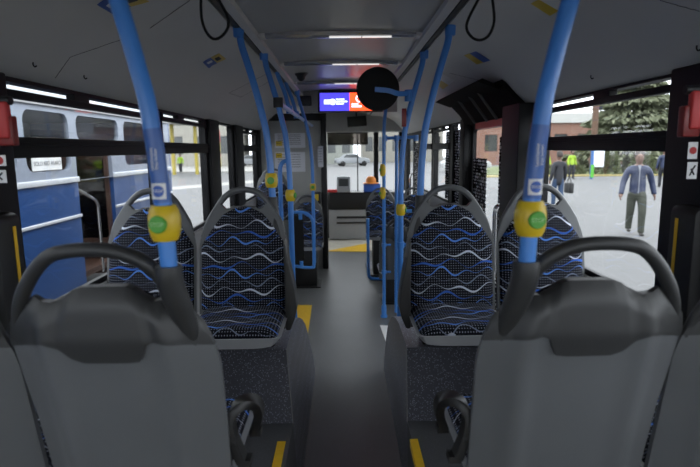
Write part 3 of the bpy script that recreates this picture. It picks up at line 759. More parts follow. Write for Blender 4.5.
# further seats
seat(-.48, 7.0, 0, PI, 'distant patterned seat beside the driver cab, left of the aisle', 0, 0)
seat(-.965, 7.3, .35, PI, 'raised patterned window seat at the last left window', 0, .0)
seat(.54, 7.35, .06, PI, 'distant patterned seat right of the aisle behind the blue poles', 0, 0)
seat(1.0, 7.35, .06, PI, 'distant patterned window seat at the right wall', 0, 0)
seat(.62, 5.86, -.14, 0, 'distant seat right of the aisle turned away, dark grey shell', 0, .14)
struct(MB().box(-1.18, -.74, 6.85, 7.7, 0, .35).build('trim_50', 'boxcover', bevel=.02))
struct(MB().box(.33, 1.18, 7.1, 7.9, 0, .06).build('trim_51', 'boxcover', bevel=.01))

# poles
stanchion(-1, 1.24-.144, ZP+1.085, 'blue curved pole in front left with yellow stop button', btn=[-.147], sleeve=True, foot=False, xoff=.012, group=None)
stanchion(1, 1.24-.144, ZP+1.085, 'blue curved pole in front right with yellow stop button', btn=[-.147], sleeve=True, foot=False, xoff=.034)
stanchion(-1, 2.58+.144, ZP+1.085, 'blue pole rising from the left seat facing the camera', btn=[-.155], foot=False, xoff=.005)
stanchion(1, 2.58+.144, ZP+1.085, 'blue pole rising from the right seat facing the camera', btn=None, foot=False, xoff=.045)
t = stanchion(-1, 3.40, ZB-.17, 'blue pole behind the left facing seats with arched side rail', btn=[-.29], bang=75, xoff=-.02)
MB().tube(spline([(-.0, 0, H-.08-ZB+.17), (-.03, 0, H-.075-ZB+.17), (-.055, 0, H-.10-ZB+.17), (-.062, 0, H-.16-ZB+.17), (-.062, 0, H-.45-ZB+.17)], 5), .014, 12, up=(0, 1, 0)).build('arched_rail', 'blue', t)
t = stanchion(1, 3.40, ZB-.17, 'blue pole behind the right facing seats carrying a round mirror', btn=[-.39], bang=80, xoff=.02)
for z in (-.40, -.62): MB().lathe([(.024, -.02), (.024, .02)], 14, (0, 0, H+z-ZB+.17)).tube([(0, 0, H+z-ZB+.17), (.07, 0, H+z-ZB+.17)], .012, 10).build('clamp', 'blue', t)
# hangers along the left down to a long rail
for i, y in enumerate((4.2, 4.85)):
    t = thing('rail_hanger', ['nearer blue hanger bar from the left ceiling rail', 'further blue hanger bar from the left ceiling rail'][i], 'bar', (-.40, y, zs(.30)))
    MB().tube(spline([(0, 0, .0), (-.03, 0, .12), (-.075, 0, .24), (-.09, 0, .29)], 4), .0165, 12, up=(0, 1, 0)).build('tube', 'blue', t)
    MB().lathe([(.025, -.03), (.025, .03)], 14).build('clamp', 'blue', t)
t = thing('long_handrail', 'long blue handrail running along the left aisle side below the ceiling', 'handrail', (-.392, 3.4, zs(.285)))
MB().tube([(0, .0, 0), (.0, 1.5, .005), (.01, 3.6, .01)], .0165, 14).build('tube', 'blue', t); MB().lathe([(.03, -.03), (.03, .03)], 14).build('clamp', 'black', t)
t = stanchion(-1, 5.55, .56, 'blue pole of the low partition frame on the left', btn=[-.39], xoff=-.045, foot=False)
z0 = .56
pf = thing('partition_frame', 'low blue partition frame with dark panel left of the aisle', 'partition', (-.31, 5.5, .52))
MB().tube(spline([(-.22, 0, 0.02), (-.1, 0, .0), (-.02, 0, .0), (0, 0, .03), (.0, 0, .3), (0, 0, .47), (-.03, 0, .54), (-.09, 0, .58), (-.23, 0, .585)], 5), .0165, 12, up=(0, 1, 0)).build('tube', 'blue', pf)
MB().tube([(-.23, 0, -.52), (-.23, 0, .62)], .0165, 12).build('post', 'blue', pf)
MB().box(-.20, -.10, -.004, .004, .03, .55).build('panel', 'rubber', pf)
for z in (.04, .54): MB().lathe([(.02, -.03), (.02, .03)], 12, (-.13, 0, z)).build('clamp', 'blue', pf)
# right side floor pole
b_ = PZ(384, 317, 0)
t = thing('floor_pole', 'blue straight pole standing on the floor right of the aisle with two buttons', 'pole', (b_.x, b_.y, 0))
dz = [(b_.x, 0), ]
MB().tube(spline([(0, 0, 0), (0, 0, 1.0), (.0, 0, 1.75), (.005, 0, 2.0), (.03, 0, 2.2), (.07, 0, 2.33)], 5), .0175, 14, up=(0, 1, 0)).build('tube', 'blue', t)
MB().lathe([(.036, 0), (.036, .02), (.027, .03), (.027, .12), (.018, .13)], 18).build('foot_socket', 'blue', t)
for v in (170, 193): button(t, -.012, 0, PY(386, v, b_.y).z, text_=False, hgt=.12, R=.03, ang=math.radians(-70))
for v in (245, 272): z = PY(385, v, b_.y).z; MB().lathe([(.024, -.02), (.024, .02)], 14, (0, 0, z)).tube([(0, 0, z), (.07, 0, z)], .011, 10).build('clamp', 'blue', t)
pf = thing('partition_rail', 'low blue U shaped rail right of the aisle beside the floor pole', 'rail', (.30, 6.35, 0))
MB().tube(spline([(0-.0, 0, .90), (0.0, 0, .6), (.005, 0, .28), (.02, 0, .20), (.08, 0, .175), (.36, 0, .17)], 5), .018, 12, up=(0, 1, 0)).build('tube', 'blue', pf)
MB().tube([(.36, 0, 0), (.36, 0, .95)], .018, 12).build('post', 'blue', pf)
MB().lathe([(.02, -.02), (.02, .02)], 14, (0, 0, .90)).build('end_cap', 'blue', pf)
t = thing('cross_bar', 'short blue crossbar between the right poles at eye height', 'bar', (.44, 5.55, zs(.10)))
MB().tube([(-.02, 0, 0), (.32, .0, .01)], .0165, 12).build('tube', 'blue', t)
MB().tube([(.12, 0, 0), (.12, 0, -H-.10)], .0165, 12).build('drop_tube', 'blue', t)
for x in (.0, .12, .32): MB().lathe([(.026, -.03), (.026, .03)], 14, (x, 0, 0)).build('clamp', 'blue', t)
# round mirror
c = PY(378, 89, 3.30)
mr = thing('round_mirror', 'round black mirror back held on a blue arm under the ceiling', 'mirror', c)
MB().lathe([(.001, .0), (.06, -.002), (.110, -.006), (.126, .0), (.130, .010), (.126, .022), (.10, .034), (.001, .046)], 48, (0, 0, 0), 'y').build('mirror_disc', 'rubber', mr)
j = Vector((.418, 3.40, H+.36))-c
m = MB(); m.belt(spline([(-.02, -.016, -.004), (.06, -.022, -.012), (.12, -.02, -.03), (j.x-.01, .06, j.z-.03)], 4), .03, .008, (0, 0, 1)); m.lathe([(.026, -.035), (.026, .035)], 14, (j.x, j.y, j.z-.04))
m.build('arm', 'blue', mr)
# small red emergency device on the mirror pole
t = thing('emergency_handle', 'small red box on the blue pole behind the round mirror', 'handle', (.385, 3.366, zs(.13)))
MB().box(-.014, .014, -.012, .008, -.0, .11).build('casing', 'red', t, bevel=.004)
# hanging straps
def strap(pts, y, label):
    q = [PY(u, v, y) for u, v in pts]; c = q[0].copy()
    t = thing('hanging_strap', label, 'strap', c, 0, None)
    MB().tube(spline([(p-c) for p in q], 6), .0045, 10).build('loop', 'rubber', t)
strap([(204, -14), (201, 0), (202, 20), (207, 33), (214, 39), (222, 36), (228, 27), (227, 16), (220, 2), (212, -12)], 1.75, 'black hanging strap loop at the upper left')
strap([(484, -12), (477, 2), (468, 20), (467, 30), (473, 38), (481, 40), (489, 35), (494, 22), (493, 4), (490, -12)], 1.75, 'black hanging strap loop at the upper right')
# ceiling stickers
def sticker(cs, sg, m1, m2, label):
    q = [ceilpt(u, v, sg) for u, v in cs]; c = sum(q, Vector())/4; c.z = sidez(c.x)
    t = thing('ceiling_sticker', label, 'sticker', c)
    def part(nm, mt, a0, a1, b0, b1, off):
        def at(a, b):
            p = (q[0]*(1-a)+q[1]*a)*(1-b)+(q[3]*(1-a)+q[2]*a)*b; return Vector((p.x, p.y, sidez(p.x)-off))-c
        m_ = MB(); n_ = 6
        m_.loft([[at(a0+(a1-a0)*k/n_, b0), at(a0+(a1-a0)*k/n_, b1), at(a0+(a1-a0)*k/n_, b1)+Vector((0, 0, off*.6)), at(a0+(a1-a0)*k/n_, b0)+Vector((0, 0, off*.6))] for k in range(n_+1)])
        return m_.build(nm, mt, t)
    part('left_half', m1, 0, .5, 0, 1, .003); part('right_half', m2, .5, 1, 0, 1, .003)
    part('print', 'white' if m1 != 'white' else 'redprint', .12, .40, .3, .55, .005); part('print', 'black' if m2 == 'yellow' else 'yellow', .6, .85, .3, .7, .005)
sticker([(203, 62), (219, 53), (226, 58.5), (209, 68)], -1, 'stopblue', 'yellow', 'blue and yellow sticker on the left ceiling beside the strap')
sticker([(97, 4), (128, -10), (149, 1), (114, 14)], -1, 'stopblue', 'yellow', 'blue and yellow sticker behind the front left pole at the picture top')
sticker([(464, 55), (476, 51), (490, 60), (477, 64)], 1, 'yellow', 'stopblue', 'yellow and blue sticker on the right ceiling beneath the strap')
sticker([(432, 81), (443, 74), (455, 80), (443, 89)], 1, 'yellow', 'white', 'yellow and white sticker on the right ceiling near the mirror')
sticker([(531, 3), (548, -6), (568, 4), (550, 15)], 1, 'yellow', 'white', 'yellow and white sticker beside the front right pole at the picture top')
# screws/hooks of the side ceiling
for (u, v, sg, lb) in ((33, 62, -1, 'small coat hook on the left ceiling, nearest the camera'), (84, 75, -1, 'small coat hook on the left ceiling behind the first'), (591, 75, 1, 'small coat hook on the right ceiling above the window'), (697, 45, 1, 'small coat hook on the right ceiling at the picture edge')):
    p = ceilpt(u, v, sg); t = thing('coat_hook', lb, 'hook', (p.x, p.y, sidez(p.x)))
    MB().tube(spline([(0, 0, 0), (0, 0, -.01), (.006, 0, -.016), (.012, 0, -.012)], 4), .0025, 8).build('hook', 'black', t)

# pillar fittings: hammers, stickers, black side units
for sg, u0, u1, v0, v1, lb in ((-1, -4, 11, 97, 146, 'red emergency hammer holder on the left black pillar'), (1, 680, 702, 86, 137, 'red emergency hammer holder on the right black pillar')):
    a = PY(u0, v1, 1.60); b = PY(u1, v0, 1.60); xc = (a.x+b.x)/2; w_ = (b.x-a.x)/2
    t = thing('hammer_holder', lb, 'hammer', (xc, 1.60, a.z)); hh = b.z-a.z
    MB().box(-w_, w_, -.012, .02, 0, hh*.62).build('holder', 'red', t, bevel=.005)
    MB().box(-w_*.4, w_*.8, -.02, .005, hh*.15, hh*.9).build('hammer_handle', 'redprint', t, bevel=.006)
    MB().tube([(-w_*.9, 0, hh*.93), (w_*.95, 0, hh*.93)], .013, 12).build('hammer_head', 'black', t)
def pictogram(t, a, b):
    m = MB(); m.lathe([(min(a, b)*.75, -.0035), (min(a, b)*.75, -.002)], 20, (0, 0, 0), 'y'); m.build('pictogram', 'redprint', t)
def pict2(t, a, b):
    m = MB(); m.tube([(-a*.5, -.003, -b*.6), (a*.1, -.003, .2*b), (a*.5, -.003, b*.6)], .0025, 6); m.tube([(a*.4, -.003, -b*.5), (-a*.3, -.003, b*.2)], .0025, 6); m.build('pictogram', 'black', t)
notice(-6, 5.5, 155, 166, 1.612, 'pillar_sticker', 'white', 'white sticker with red symbol on the left pillar, upper of two', 'sticker', None, pictogram)
notice(-6, 6, 170, 183, 1.612, 'pillar_sticker', 'white', 'white sticker on the left pillar, lower of two', 'sticker', None, pict2)
notice(687, 698, 142, 159, 1.612, 'pillar_sticker', 'white', 'white sticker with red symbol on the right pillar, upper of two', 'sticker', None, pictogram)
notice(686, 697.5, 162, 179, 1.612, 'pillar_sticker', 'white', 'white sticker on the right pillar, lower of two', 'sticker', None, pict2)
for sg, lb in ((-1, 'rounded black side unit with yellow edge below the left pillar'), (1, 'rounded black side unit with yellow edge below the right pillar')):
    t = thing('side_unit', lb, 'cabinet', (sg*(XWS[sg]-.055), 1.69, .95))
    xo = -sg*.0
    prof = rrect(-.045, .05, 0, .60, .03)
    m = MB(); m.loft([[(sg*(-x) if False else sg*x*-1*-1, 0, z) for x, z in prof], [(sg*x, .13, z) for x, z in prof]]); m.build('casing', 'black', t, bevel=.004)
    ys = MB(); x0 = -.0475; ys.box(min(sg*x0, sg*(x0+.008)), max(sg*x0, sg*(x0+.008)), .085, .10, .05, .555); ys.build('yellow_edge', 'yline', t)

# ------------------------------------------------------------------ outside
ZG = -.30
struct(MB().box(-90, 90, -40, 120, ZG-.1, ZG).build('ground', 'asphalt'))
def strip(name, pts, m, h=.01):
    q = [PZ(u, v, ZG) for u, v in pts]; k = len(q); mb = MB()
    mb.add([(p.x, p.y, ZG+h) for p in q]+[(p.x, p.y, ZG-.01) for p in q], [tuple(range(k)), tuple(range(2*k-1, k-1, -1))]+[(i, (i+1) % k, (i+1) % k+k, i+k) for i in range(k)])
    return struct(mb.build(name, m))
strip('kerb', [(160, 188), (270, 179), (270, 181.5), (160, 191)], 'concrete')
strip('pavement', [(100, 166), (280, 166), (280, 172), (100, 174)], 'concrete', .10)
# --- parked vintage bus on the left
vx = -3.05; zv = lambda d: H+d
vb = thing('parked_bus', 'old blue and white bus parked outside the left windows with an open door', 'bus', (vx, 0, ZG))
def V(d): return H+d-ZG
y_end = 9.57
win = [(1.3, 3.1), (3.3, 5.10), (5.25, 6.11), (7.63, 8.75)]
hol = [rrect(a, b, V(-.20), V(.41), .11) for a, b in win]+[rrect(6.29, 7.45, V(.13), V(.41), .09)]
door_h = rect(6.22, 7.18, .38, V(.06))
plate('side_upper', rect(-1.5, y_end, V(-.335), V(.50)), hol+[rect(6.22, 7.18, V(-.335)+.001, V(.06))], .05, 'vwhite', vb, at=-.05)
plate('side_lower', [(-1.5, .35), (6.22, .35), (6.22, V(-.335)), (-1.5, V(-.335))], [], .05, 'vblue', vb, at=-.05)
plate('side_lower', [(7.18, .35), (y_end, .35), (y_end, V(-.335)), (7.18, V(-.335))], [], .05, 'vblue', vb, at=-.05)
m = MB()
for a, b in ((-1.5, 6.22), (7.18, y_end)):
    m.box(0, .025, a, b, V(-.345), V(-.285)); m.box(0, .02, a, b, V(-.75), V(-.715))
m.build('silver_trim', 'silver', vb, bevel=.006)
m = MB(); pr = [(0, V(.49)), (.03, V(.50)), (.03, V(.54)), (-.05, V(.72)), (-.3, V(.86)), (-1.2, V(.93)), (-2.1, V(.86)), (-2.4, V(.7)), (-2.45, V(.49))]
m.loft([[(x, -1.5, z) for x, z in pr], [(x, y_end+.1, z) for x, z in pr]]); m.build('roof', 'vroof', vb, smooth=25)
MB().box(0, .035, -1.5, y_end, V(.465), V(.49)).build('rain_gutter', 'wall', vb)
plate('far_side', rect(-1.5, y_end, .35, V(.5)), [rect(a, a+1.5, V(-.25), V(.41)) for a in (-.6, 1.2, 3.0, 4.8, 6.6)], .05, 'vbeige', vb, at=-2.45)
m = MB(); m.box(-2.45, 0, y_end, y_end+.05, .35, V(.5)); m.box(-2.45, 0, -1.55, -1.5, .35, V(.5)); m.build('end_wall', 'vblue', vb)
MB().box(-2.4, -.05, -1.5, y_end, .55, .62).build('bus_floor', 'vdark', vb)
m = MB()
for a, b in win: m.box(-.03, -.026, a, b, V(-.2), V(.41))
m.box(-.03, -.026, 6.29, 7.45, V(.13), V(.41)); m.build('window_glass', 'glass', vb)
for y in (1, 2, 3, 4, 5): MB().box(-1.1, -.2, y, y+.12, .62, 1.55).build('inner_seat', 'vdark', vb, bevel=.03)
m = MB(); m.box(-1.3, -1.2, 6.25, 7.2, .55, V(.0)); m.box(-1.2, -.05, 7.18, 7.22, .55, V(.02)); m.build('inner_panel', 'vdark', vb)
MB().tube(spline([(-.02, 6.20, V(-.42)), (.0, 6.42, V(-.52)), (.02, 6.60, V(-.62)), (.02, 6.63, V(-.8)), (.02, 6.63, .55)], 5), .018, 10).build('door_handrail', 'chrome', vb)
dl = plate('door_leaf', rect(-.62, -.04, .42, V(.06)), [rrect(-.57, -.09, .9, V(-.02), .05)], .035, 'vdark', vb, plane='xz', at=7.12)
MB().box(-.58, -.08, 7.13, 7.14, .88, V(0)).build('door_glass', 'smoked', dl)
plate('sign_board', rect(5.33, 5.88, V(-.19), V(-.06)), [], .01, 'white', vb, at=.0)
o = text('sign_print', 'SOLO RED ALARO', .062, 'handle', vb, Matrix.Translation((.012, 5.605, V(-.12))) @ Matrix.Rotation(PI/2, 4, 'Z') @ Matrix.Rotation(PI/2, 4, 'X'))
for y in (.6, 8.4): MB().lathe([(.001, -.12), (.42, -.12), (.47, -.08), (.47, .02), (.42, .05), (.28, .03), (.001, .02)], 28, (-.08, y, .47), 'x').build('wheel', 'rubber', vb)
MB().lathe([(.05, 0), (.05, .04), (.001, .05)], 16, (0, 9.3, V(-.5)), 'x').build('side_lamp', 'black', vb)
# --- canopy filling station far left
Yc = 46
cp_ = thing('roadside_canopy', 'white flat canopy on yellow posts across the road', 'canopy', (-12, Yc, ZG))
a = PY(165, 114, Yc); b = PY(213, 124, Yc)
MB().box(a.x+12-3, b.x+12, -2, 2.5, b.z-ZG, a.z-ZG).build('roof', 'canopy', cp_, bevel=.05)
for u in (173, 196): MB().box(PY(u-1.2, 150, Yc).x+12, PY(u+1.2, 150, Yc).x+12, -.2, .2, 0, b.z-ZG).build('post', 'postyellow', cp_)
p = PZ(219.5, 168, ZG)
t = thing('striped_post', 'tall post at the roadside, dark red above and yellow below', 'post', p)
zz = PY(219, 142, p.y).z-ZG
MB().tube([(0, 0, 0), (0, 0, zz)], .22, 14).build('lower_shaft', 'postyellow', t); MB().tube([(0, 0, zz), (0, 0, zz+1.3)], .22, 14).build('upper_shaft', 'postred', t)
MB().tube([(0, 0, zz*.45), (0, 0, zz*.55)], .225, 14).build('band', 'postred', t)
p = PZ(206.5, 168.5, ZG)
t = thing('waste_container', 'blue container standing by the roadside canopy', 'container', p)
MB().box(-.32, .32, -.3, .3, .06, .95).build('bin_body', 'binblue', t, bevel=.04); MB().box(-.35, .35, -.33, .33, .95, 1.02).build('lid', 'binblue', t, bevel=.02)
# pale buildings left
def building(name, label, x0, x1, y, hgt, m, rows, cols, dep=10, z0=.9, roofh=.35):
    t = thing(name, label, 'building', ((x0+x1)/2, y, ZG)); W = (x1-x0)/2
    hs = []; 
    for i in range(cols):
        for j in range(rows):
            cx = -W+(i+.5)*2*W/cols; cz = z0+(j+.5)*(hgt-z0-.6)/rows; a_ = W/cols*.55; b_ = (hgt-z0-.6)/rows*.30; hs.append((cx-a_, cx+a_, cz-b_, cz+b_))
    plate('facade', rect(-W, W, 0, hgt), [rect(*h_) for h_ in hs], .25, m, t, plane='xz', at=0)
    MB().box(-W, W, .25, dep, 0, hgt-.05).build('building_body', m, t)
    MB().box(-W-.2, W+.2, -.3, dep+.2, hgt, hgt+roofh).build('roof', 'canopy', t)
    for h_ in hs: MB().box(h_[0], h_[1], .12, .18, h_[2], h_[3]).build('window_pane', 'darkglass', t)
    return t
building('apartment_block', 'pale beige building beyond the road on the left', -30, -13, 66, 12, 'pale', 3, 6)
building('office_block', 'grey green building beyond the road, right of the beige one', -12, 1.5, 72, 13, 'pale2', 4, 7)
building('office_block', 'pale building straight ahead through the windscreen', 3, 15, 80, 5.0, 'pale', 1, 6)
# right hand buildings
building('brick_building', 'low red brick building with white roof edge beyond the yard', 15.8, 48, 62, 4.7, 'brick', 1, 12, roofh=1.1)
t = thing('chimney_pole', 'slim reddish brown pole standing in front of the brick building', 'pole', PZ(592, 174, ZG))
MB().tube([(0, 0, 0), (0, 0, 6.0)], .22, 10).build('shaft', 'bark', t)
strip('grass_verge', [(470, 167), (760, 167), (760, 175), (470, 175)], 'grass', .04)
strip('yellow_kerb', [(470, 176.2), (760, 173.4), (760, 174.8), (470, 177.6)], 'kerbyellow', .06)
# conifer
def leafy(name, mt, n, fn, size, parent, asp=.35, droop=None):
    m = MB()
    for i in range(n):
        p, d = fn(); d = Vector(d).normalized(); s = size*(.6+.8*random.random())
        side = d.cross(Vector((random.uniform(-1, 1), random.uniform(-1, 1), random.uniform(-1, 1)))).normalized()*s*asp
        up = d.cross(side).normalized()*s*asp*.35
        p = Vector(p); m.add([p-side*.4, p+d*s*.5-side+up, p+d*s, p+d*s*.5+side+up, p+side*.4, p+d*s*.5-up*1.5], [(0, 1, 5), (1, 2, 5), (2, 3, 5), (3, 4, 5), (4, 0, 5), (0, 4, 3, 2, 1)])
    return m.build(name, mt, parent)
def conifer(p, Ht, R, label):
    t = thing('spruce_tree', label, 'tree', p)
    MB().tube([(0, 0, 0), (0, 0, Ht*.5), (0, 0, Ht)], [.28, .16, .03], 10).build('trunk', 'bark', t)
    def fn():
        f = random.random()**.75; z = .06*Ht+f*.94*Ht; rr = R*(1-f)**.85*(.85+.3*math.sin(z*5.3))+.08; a = random.uniform(0, 2*PI); q = rr*(.25+.75*random.random()**.6)
        return (q*math.cos(a), q*math.sin(a), z-.30*q), (math.cos(a), math.sin(a), -.55+random.uniform(-.3, .3))
    leafy('foliage', 'needle', 7000, fn, .55, t); leafy('branch_tips', 'needle2', 3500, fn, .42, t)
conifer(PZ(630, 171, ZG), 9.4, 5.4, 'tall spruce tree beyond the yard outside the right window')
conifer(PZ(810, 171, ZG), 11, 4.3, 'spruce tree at the right, mostly behind the right pillar')
def shrub(u, v, Wd, Ht, label):
    t = thing('shrub', label, 'shrub', PZ(u, v, ZG), 0, 'shrubs along the yellow kerb')
    def fn():
        a = random.uniform(0, 2*PI); b = random.uniform(0, PI/2); q = .5+.5*random.random()**.4
        d = (math.cos(a)*math.cos(b), math.sin(a)*math.cos(b), math.sin(b)); return (d[0]*q*Wd, d[1]*q*Wd*.6, d[2]*q*Ht), d
    leafy('foliage', 'bush', 700, fn, .16, t, .5)
    m = MB()
    for k in range(6): a = k*1.05; m.tube([(0, 0, -.02), (.3*Wd*math.cos(a), .2*Wd*math.sin(a), Ht*.6)], [.03, .01], 6)
    m.build('stem', 'bark', t)
for (u, wd, ht, lb) in ((540, .9, .8, 'leftmost shrub along the yellow kerb'), (572, .9, .7, 'low shrub beside the dark-coated person'), (605, 1.05, 1.5, 'shrub between the blue post and the man in navy jacket'), (642, 0.9, 1.3, 'shrub behind the man in the navy jacket'), (675, .9, .9, 'rightmost shrub along the yellow kerb')): shrub(u, 174.8, wd*1.0, ht*1.3, lb)
t = thing('sign_post', 'slim blue post standing at the yellow kerb', 'post', PZ(591, 179, ZG))
MB().tube([(0, 0, 0), (0, 0, 1.95)], .09, 12).build('shaft', 'binblue', t); MB().box(.09, .75, -.02, .02, .75, 1.95).build('sign_panel', 'paper', t)
MB().box(-.1, .1, -.12, -.09, .1, .9).build('green_marker', 'green', t)
# cars
def car(p, rz, m, label):
    t = thing('parked_car', label, 'car', p, rz)
    pr = [(-2.0, .35), (-2.05, .7), (-1.9, .92), (-1.35, .98), (-.85, 1.40), (.35, 1.45), (.95, 1.02), (1.85, .88), (2.05, .65), (2.0, .35)]
    L = []
    for y, k in ((-.82, .97), (-.7, 1), (.7, 1), (.82, .97)): L.append([(x*k, y if z < 1 else y*.86, z*k if z > 1 else z) for x, z in pr])
    MB().loft(L).build('car_body', m, t, bevel=.03)
    MB().loft([[(x, y, z) for x, z in ((-1.22, 1.0), (-.82, 1.34), (.32, 1.38), (.82, 1.03))] for y in (-.80, .80)]).build('car_window', 'darkglass', t)
    w = MB()
    for x in (-1.25, 1.3):
        for y in (-.75, .75): MB().lathe([(.001, -.1), (.26, -.1), (.31, -.07), (.31, .07), (.26, .1), (.001, .1)], 20, (x, y, .31), 'y').build('wheel', 'rubber', t)
car(PZ(254, 167, ZG), .1, 'carsilver', 'silver car parked across the road beyond the left rear windows')
car(PZ(465, 172, ZG), .0, 'carwhite', 'white car parked outside beyond the middle door')
car(PZ(352, 166, ZG), .2, 'carsilver', 'silver car far ahead seen through the windscreen')

# people
def skinmesh(name, chains, m, parent, sub=2):
    """chains: list of lists of (x,y,z,rx[,ry]); chains may name a start vertex of an earlier one by ('j',chain,index)"""
    me = bpy.data.meshes.new(name); vs = []; es = []; rad = []; idx = []; roots = []
    for ch in chains:
        ids = []
        for q in ch:
            if q[0] == 'j': ids.append(idx[q[1]][q[2]]); continue
            vs.append(q[:3]); rad.append((q[3], q[4] if len(q) > 4 else q[3])); ids.append(len(vs)-1)
        if not (isinstance(ch[0][0], str)): roots.append(ids[0])
        idx.append(ids); es += list(zip(ids, ids[1:]))
    me.from_pydata(vs, es, []); o = bpy.data.objects.new(name, me); C.objects.link(o); me.materials.append(M[m])
    o.modifiers.new('Skin', 'SKIN'); sd = me.skin_vertices[0] if me.skin_vertices else None
    if sd is None:
        bm = bmesh.new(); bm.from_mesh(me); bm.verts.layers.skin.verify(); bm.to_mesh(me); bm.free(); sd = me.skin_vertices[0]
    for i, r_ in enumerate(rad): sd.data[i].radius = r_
    for i in roots: sd.data[i].use_root = True
    s_ = o.modifiers.new('Sub', 'SUBSURF'); s_.levels = sub; s_.render_levels = sub
    o.modifiers['Skin'].use_smooth_shade = True
    if parent: o.parent = parent
    return o
def person(p, rz, ht, label, top, legs, hairm, coatlen=.0, walk=.16, bag=False, zipper=False, arms=.12):
    t = thing('person', label, 'person', p, rz); k = ht/1.8
    def K(L): return [tuple(c*k if not isinstance(c, str) else c for c in q) if not isinstance(q[0], str) else q for q in L]
    # faces +y ; legs: left forward, right back
    hipz = .93; f = walk
    def leg(s, d, r0=.085, r1=.062, r2=.045, ank=.09):
        kn = (s*.10, d*.65+.05, .50); an = (s*.10, d*1.05, ank if d >= 0 else ank+.04)
        return [(s*.055, 0, hipz, .10), (s*.10, d*.15, .82, r0), (kn[0], kn[1], kn[2], r1), ((kn[0]+an[0])/2, (kn[1]+an[1])/2-.02, (kn[2]+an[2])/2+.03, r1*.88), (*an, r2)], an
    lL, aL = leg(-1, f); lR, aR = leg(1, -f)
    def arm(s, d, r0=.055, r1=.045, r2=.034):
        return [(s*.07, 0, 1.43, .08, .09), (s*.185, -.005, 1.41, r0+.012), (s*(.225+arms*.22), -.03+d*.2, 1.14, r1), (s*(.235+arms*.38), .05+d*.55, .90, r2)]
    aLp, aRp = arm(-1, -f*.9), arm(1, f*.9)
    body = [K([(0, 0, hipz, .13, .10), (0, .0, 1.10, .135, .095), (0, -.01, 1.30, .155, .105), (0, -.01, 1.43, .10, .085), (0, .0, 1.52, .052, .055), (0, .01, 1.57, .072, .085), (0, .012, 1.64, .090, .108), (0, .005, 1.71, .082, .10), (0, 0, 1.755, .045, .06)])]
    body.append([('j', 0, 0)]+K(lL[1:])); body.append([('j', 0, 0)]+K(lR[1:]))
    body.append([('j', 0, 3)]+K(aLp[1:])); body.append([('j', 0, 3)]+K(aRp[1:]))
    for s, a_ in ((-1, aLp), (1, aRp)):
        w_ = Vector(a_[-1][:3]); pv = Vector(a_[-2][:3]); d_ = (w_-pv).normalized()
        body.append(K([(*(w_-d_*.02), .036, .03), (*(w_+d_*.05), .048, .028), (*(w_+d_*.095), .046, .024)]))
        for q, (off, ln) in enumerate(((-.028, .07), (-.010, .08), (.010, .075), (.027, .06))):
            b0 = w_+d_*.085+Vector((0, off, 0)); b1 = b0+d_*ln*.5+Vector((-s*.004, 0, 0)); b2 = b0+d_*ln+Vector((-s*.022, 0, 0))
            body.append(K([(*b0, .014), (*b1, .013), (*b2, .011)]))
        th = w_+d_*.03+Vector((0, .02, 0)); body.append(K([(*th, .018), (*(th+d_*.03+Vector((0, .036, 0))), .015), (*(th+d_*.06+Vector((-s*.005, .044, 0))), .012)]))
    bo = skinmesh('body', body, 'skin', t)
    # face
    fm = MB()
    for s in (-1, 1): fm.lathe([(.001, -.008), (.008, -.004), (.009, .003), (.001, .008)], 10, (s*.030*k, .094*k, 1.672*k), 'y')
    fm.build('eyes', 'hairdk', t)
    nm = MB().loft([[(-.014*k, .09*k, 1.625*k), (.014*k, .09*k, 1.625*k), (.0, .118*k, 1.628*k)], [(-.007*k, .09*k, 1.668*k), (.007*k, .09*k, 1.668*k), (0, .098*k, 1.668*k)]]); nm.build('nose', 'skin', t)
    MB().box(-.024*k, .024*k, .080*k, .092*k, 1.598*k, 1.606*k).build('mouth', 'redprint', t)
    for s in (-1, 1): MB().lathe([(.001, -.008), (.02, -.006), (.022, .004), (.001, .01)], 12, (s*.078*k, .0, 1.655*k), 'x').build('ear', 'skin', t)
    skinmesh('hair', [K([(0, -.040, 1.61, .095, .08), (0, -.030, 1.70, .112, .112), (0, .0, 1.77, .108, .118), (0, .070, 1.775, .090, .065)])], hairm, t)
    # clothes
    zb_ = .90-coatlen
    jk = [K([(0, 0, zb_-.06, .175+.04*coatlen, .14), (0, 0, .96, .178, .142), (0, -.005, 1.15, .17, .125), (0, -.01, 1.33, .185, .13), (0, -.01, 1.44, .11, .10), (0, 0, 1.50, .068, .07)])]
    for a_ in (aLp, aRp):
        e_ = Vector(a_[-1][:3])+(Vector(a_[-1][:3])-Vector(a_[-2][:3])).normalized()*.035
        jk.append([('j', 0, 4)]+K([(q[0], q[1], q[2], q[3]+.022) for q in a_[1:]]+[(*e_, a_[-1][3]+.020)]))
    skinmesh('jacket', jk, top, t)
    if zipper:
        MB().box(-.008*k, .008*k, .128*k, .150*k, .90*k, 1.40*k).build('jacket_zip', 'shirt', t); MB().loft([[(-.035*k, .1*k, 1.5*k), (.035*k, .1*k, 1.5*k), (0, .13*k, 1.36*k)], [(-.035*k, .06*k, 1.5*k), (.035*k, .06*k, 1.5*k), (0, .08*k, 1.36*k)]]).build('shirt_collar', 'shirt', t)
        for s in (-1, 1): MB().box((s*.09-.04)*k, (s*.09+.04)*k, .128*k, .148*k, 1.22*k, 1.232*k).build('pocket_flap', 'shirt' if False else 'coat', t)
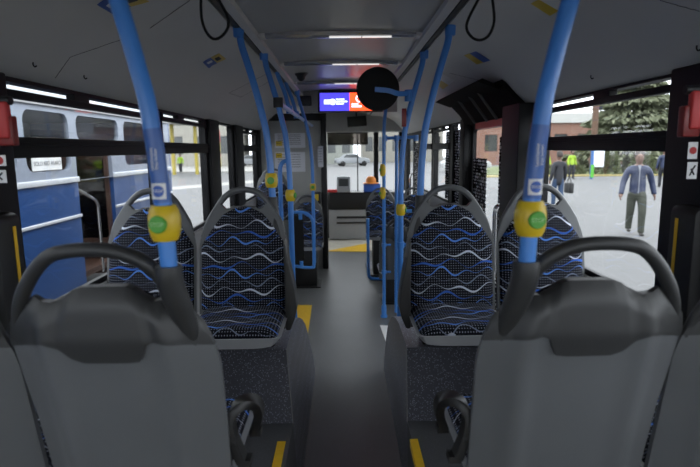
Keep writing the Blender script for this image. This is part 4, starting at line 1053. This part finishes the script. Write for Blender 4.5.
    tr = [K([(0, 0, 1.0, .145, .115), (0, 0, .90, .155, .125)])]
    for L in (lL, lR): tr.append([('j', 0, 1)]+K([(q[0], q[1], q[2], q[3]+.024) for q in L[1:]]+[(L[-1][0], L[-1][1], L[-1][2]-.045, .072)]))
    skinmesh('trousers', tr, legs, t)
    for a_, s, d in ((aL, -1, f), (aR, 1, -f)):
        zf = a_[2]-.05
        skinmesh('shoe', [K([(a_[0], a_[1]-.05, zf, .042, .042), (a_[0], a_[1]+.05, zf, .048, .038), (a_[0]+s*.01, a_[1]+.17, zf-.012, .045, .028)])], 'shoe', t)
    if bag:
        b = thing('shoulder_bag', 'black bag carried by the person in the dark coat', 'bag', Vector(p)+Matrix.Rotation(rz, 3, 'Z') @ Vector((.44*k, .05*k, 0)))
        b.rotation_euler.z = rz
        MB().box(-.08, .08, -.2, .2, .42*k, .78*k).build('bag_body', 'black', b, bevel=.05)
        MB().tube(spline([(0, -.12, .76*k), (0, -.05, .90*k), (0, .05, .90*k), (0, .12, .76*k)], 4), .012, 8).build('bag_handle', 'black', b)
    return t
def on(u, v): p = PZ(u, v, ZG); return p
pm = on(634, 234)
person(pm, math.radians(180-27+8), 1.93, 'man in navy jacket and olive trousers walking towards the bus', 'navy', 'olive', 'hair', walk=.14, zipper=True, arms=.25)
person(on(557, 206), math.radians(10), 1.86, 'person in dark coat and blue jeans with a bag, seen from behind', 'coat', 'jeans', 'hairdk', .18, .08, True)
person(on(662, 187), math.radians(-20), 1.90, 'person in navy top walking away behind the navy-jacketed man', 'navy', 'coat', 'hairdk', 0, .1)
person(on(545, 178), math.radians(170), 1.80, 'person in lime hi-vis vest near the kerb, left of the dark-coated person', 'lime', 'jeans', 'hairdk', 0, .05)
person(on(571, 179), math.radians(190), 1.80, 'person in lime hi-vis vest near the kerb, right of the dark-coated person', 'lime', 'coat', 'hairdk', 0, .05)
person(on(181, 173), math.radians(170), 1.75, 'person in lime hi-vis vest across the road by the canopy', 'lime', 'coat', 'hairdk', 0, .05)
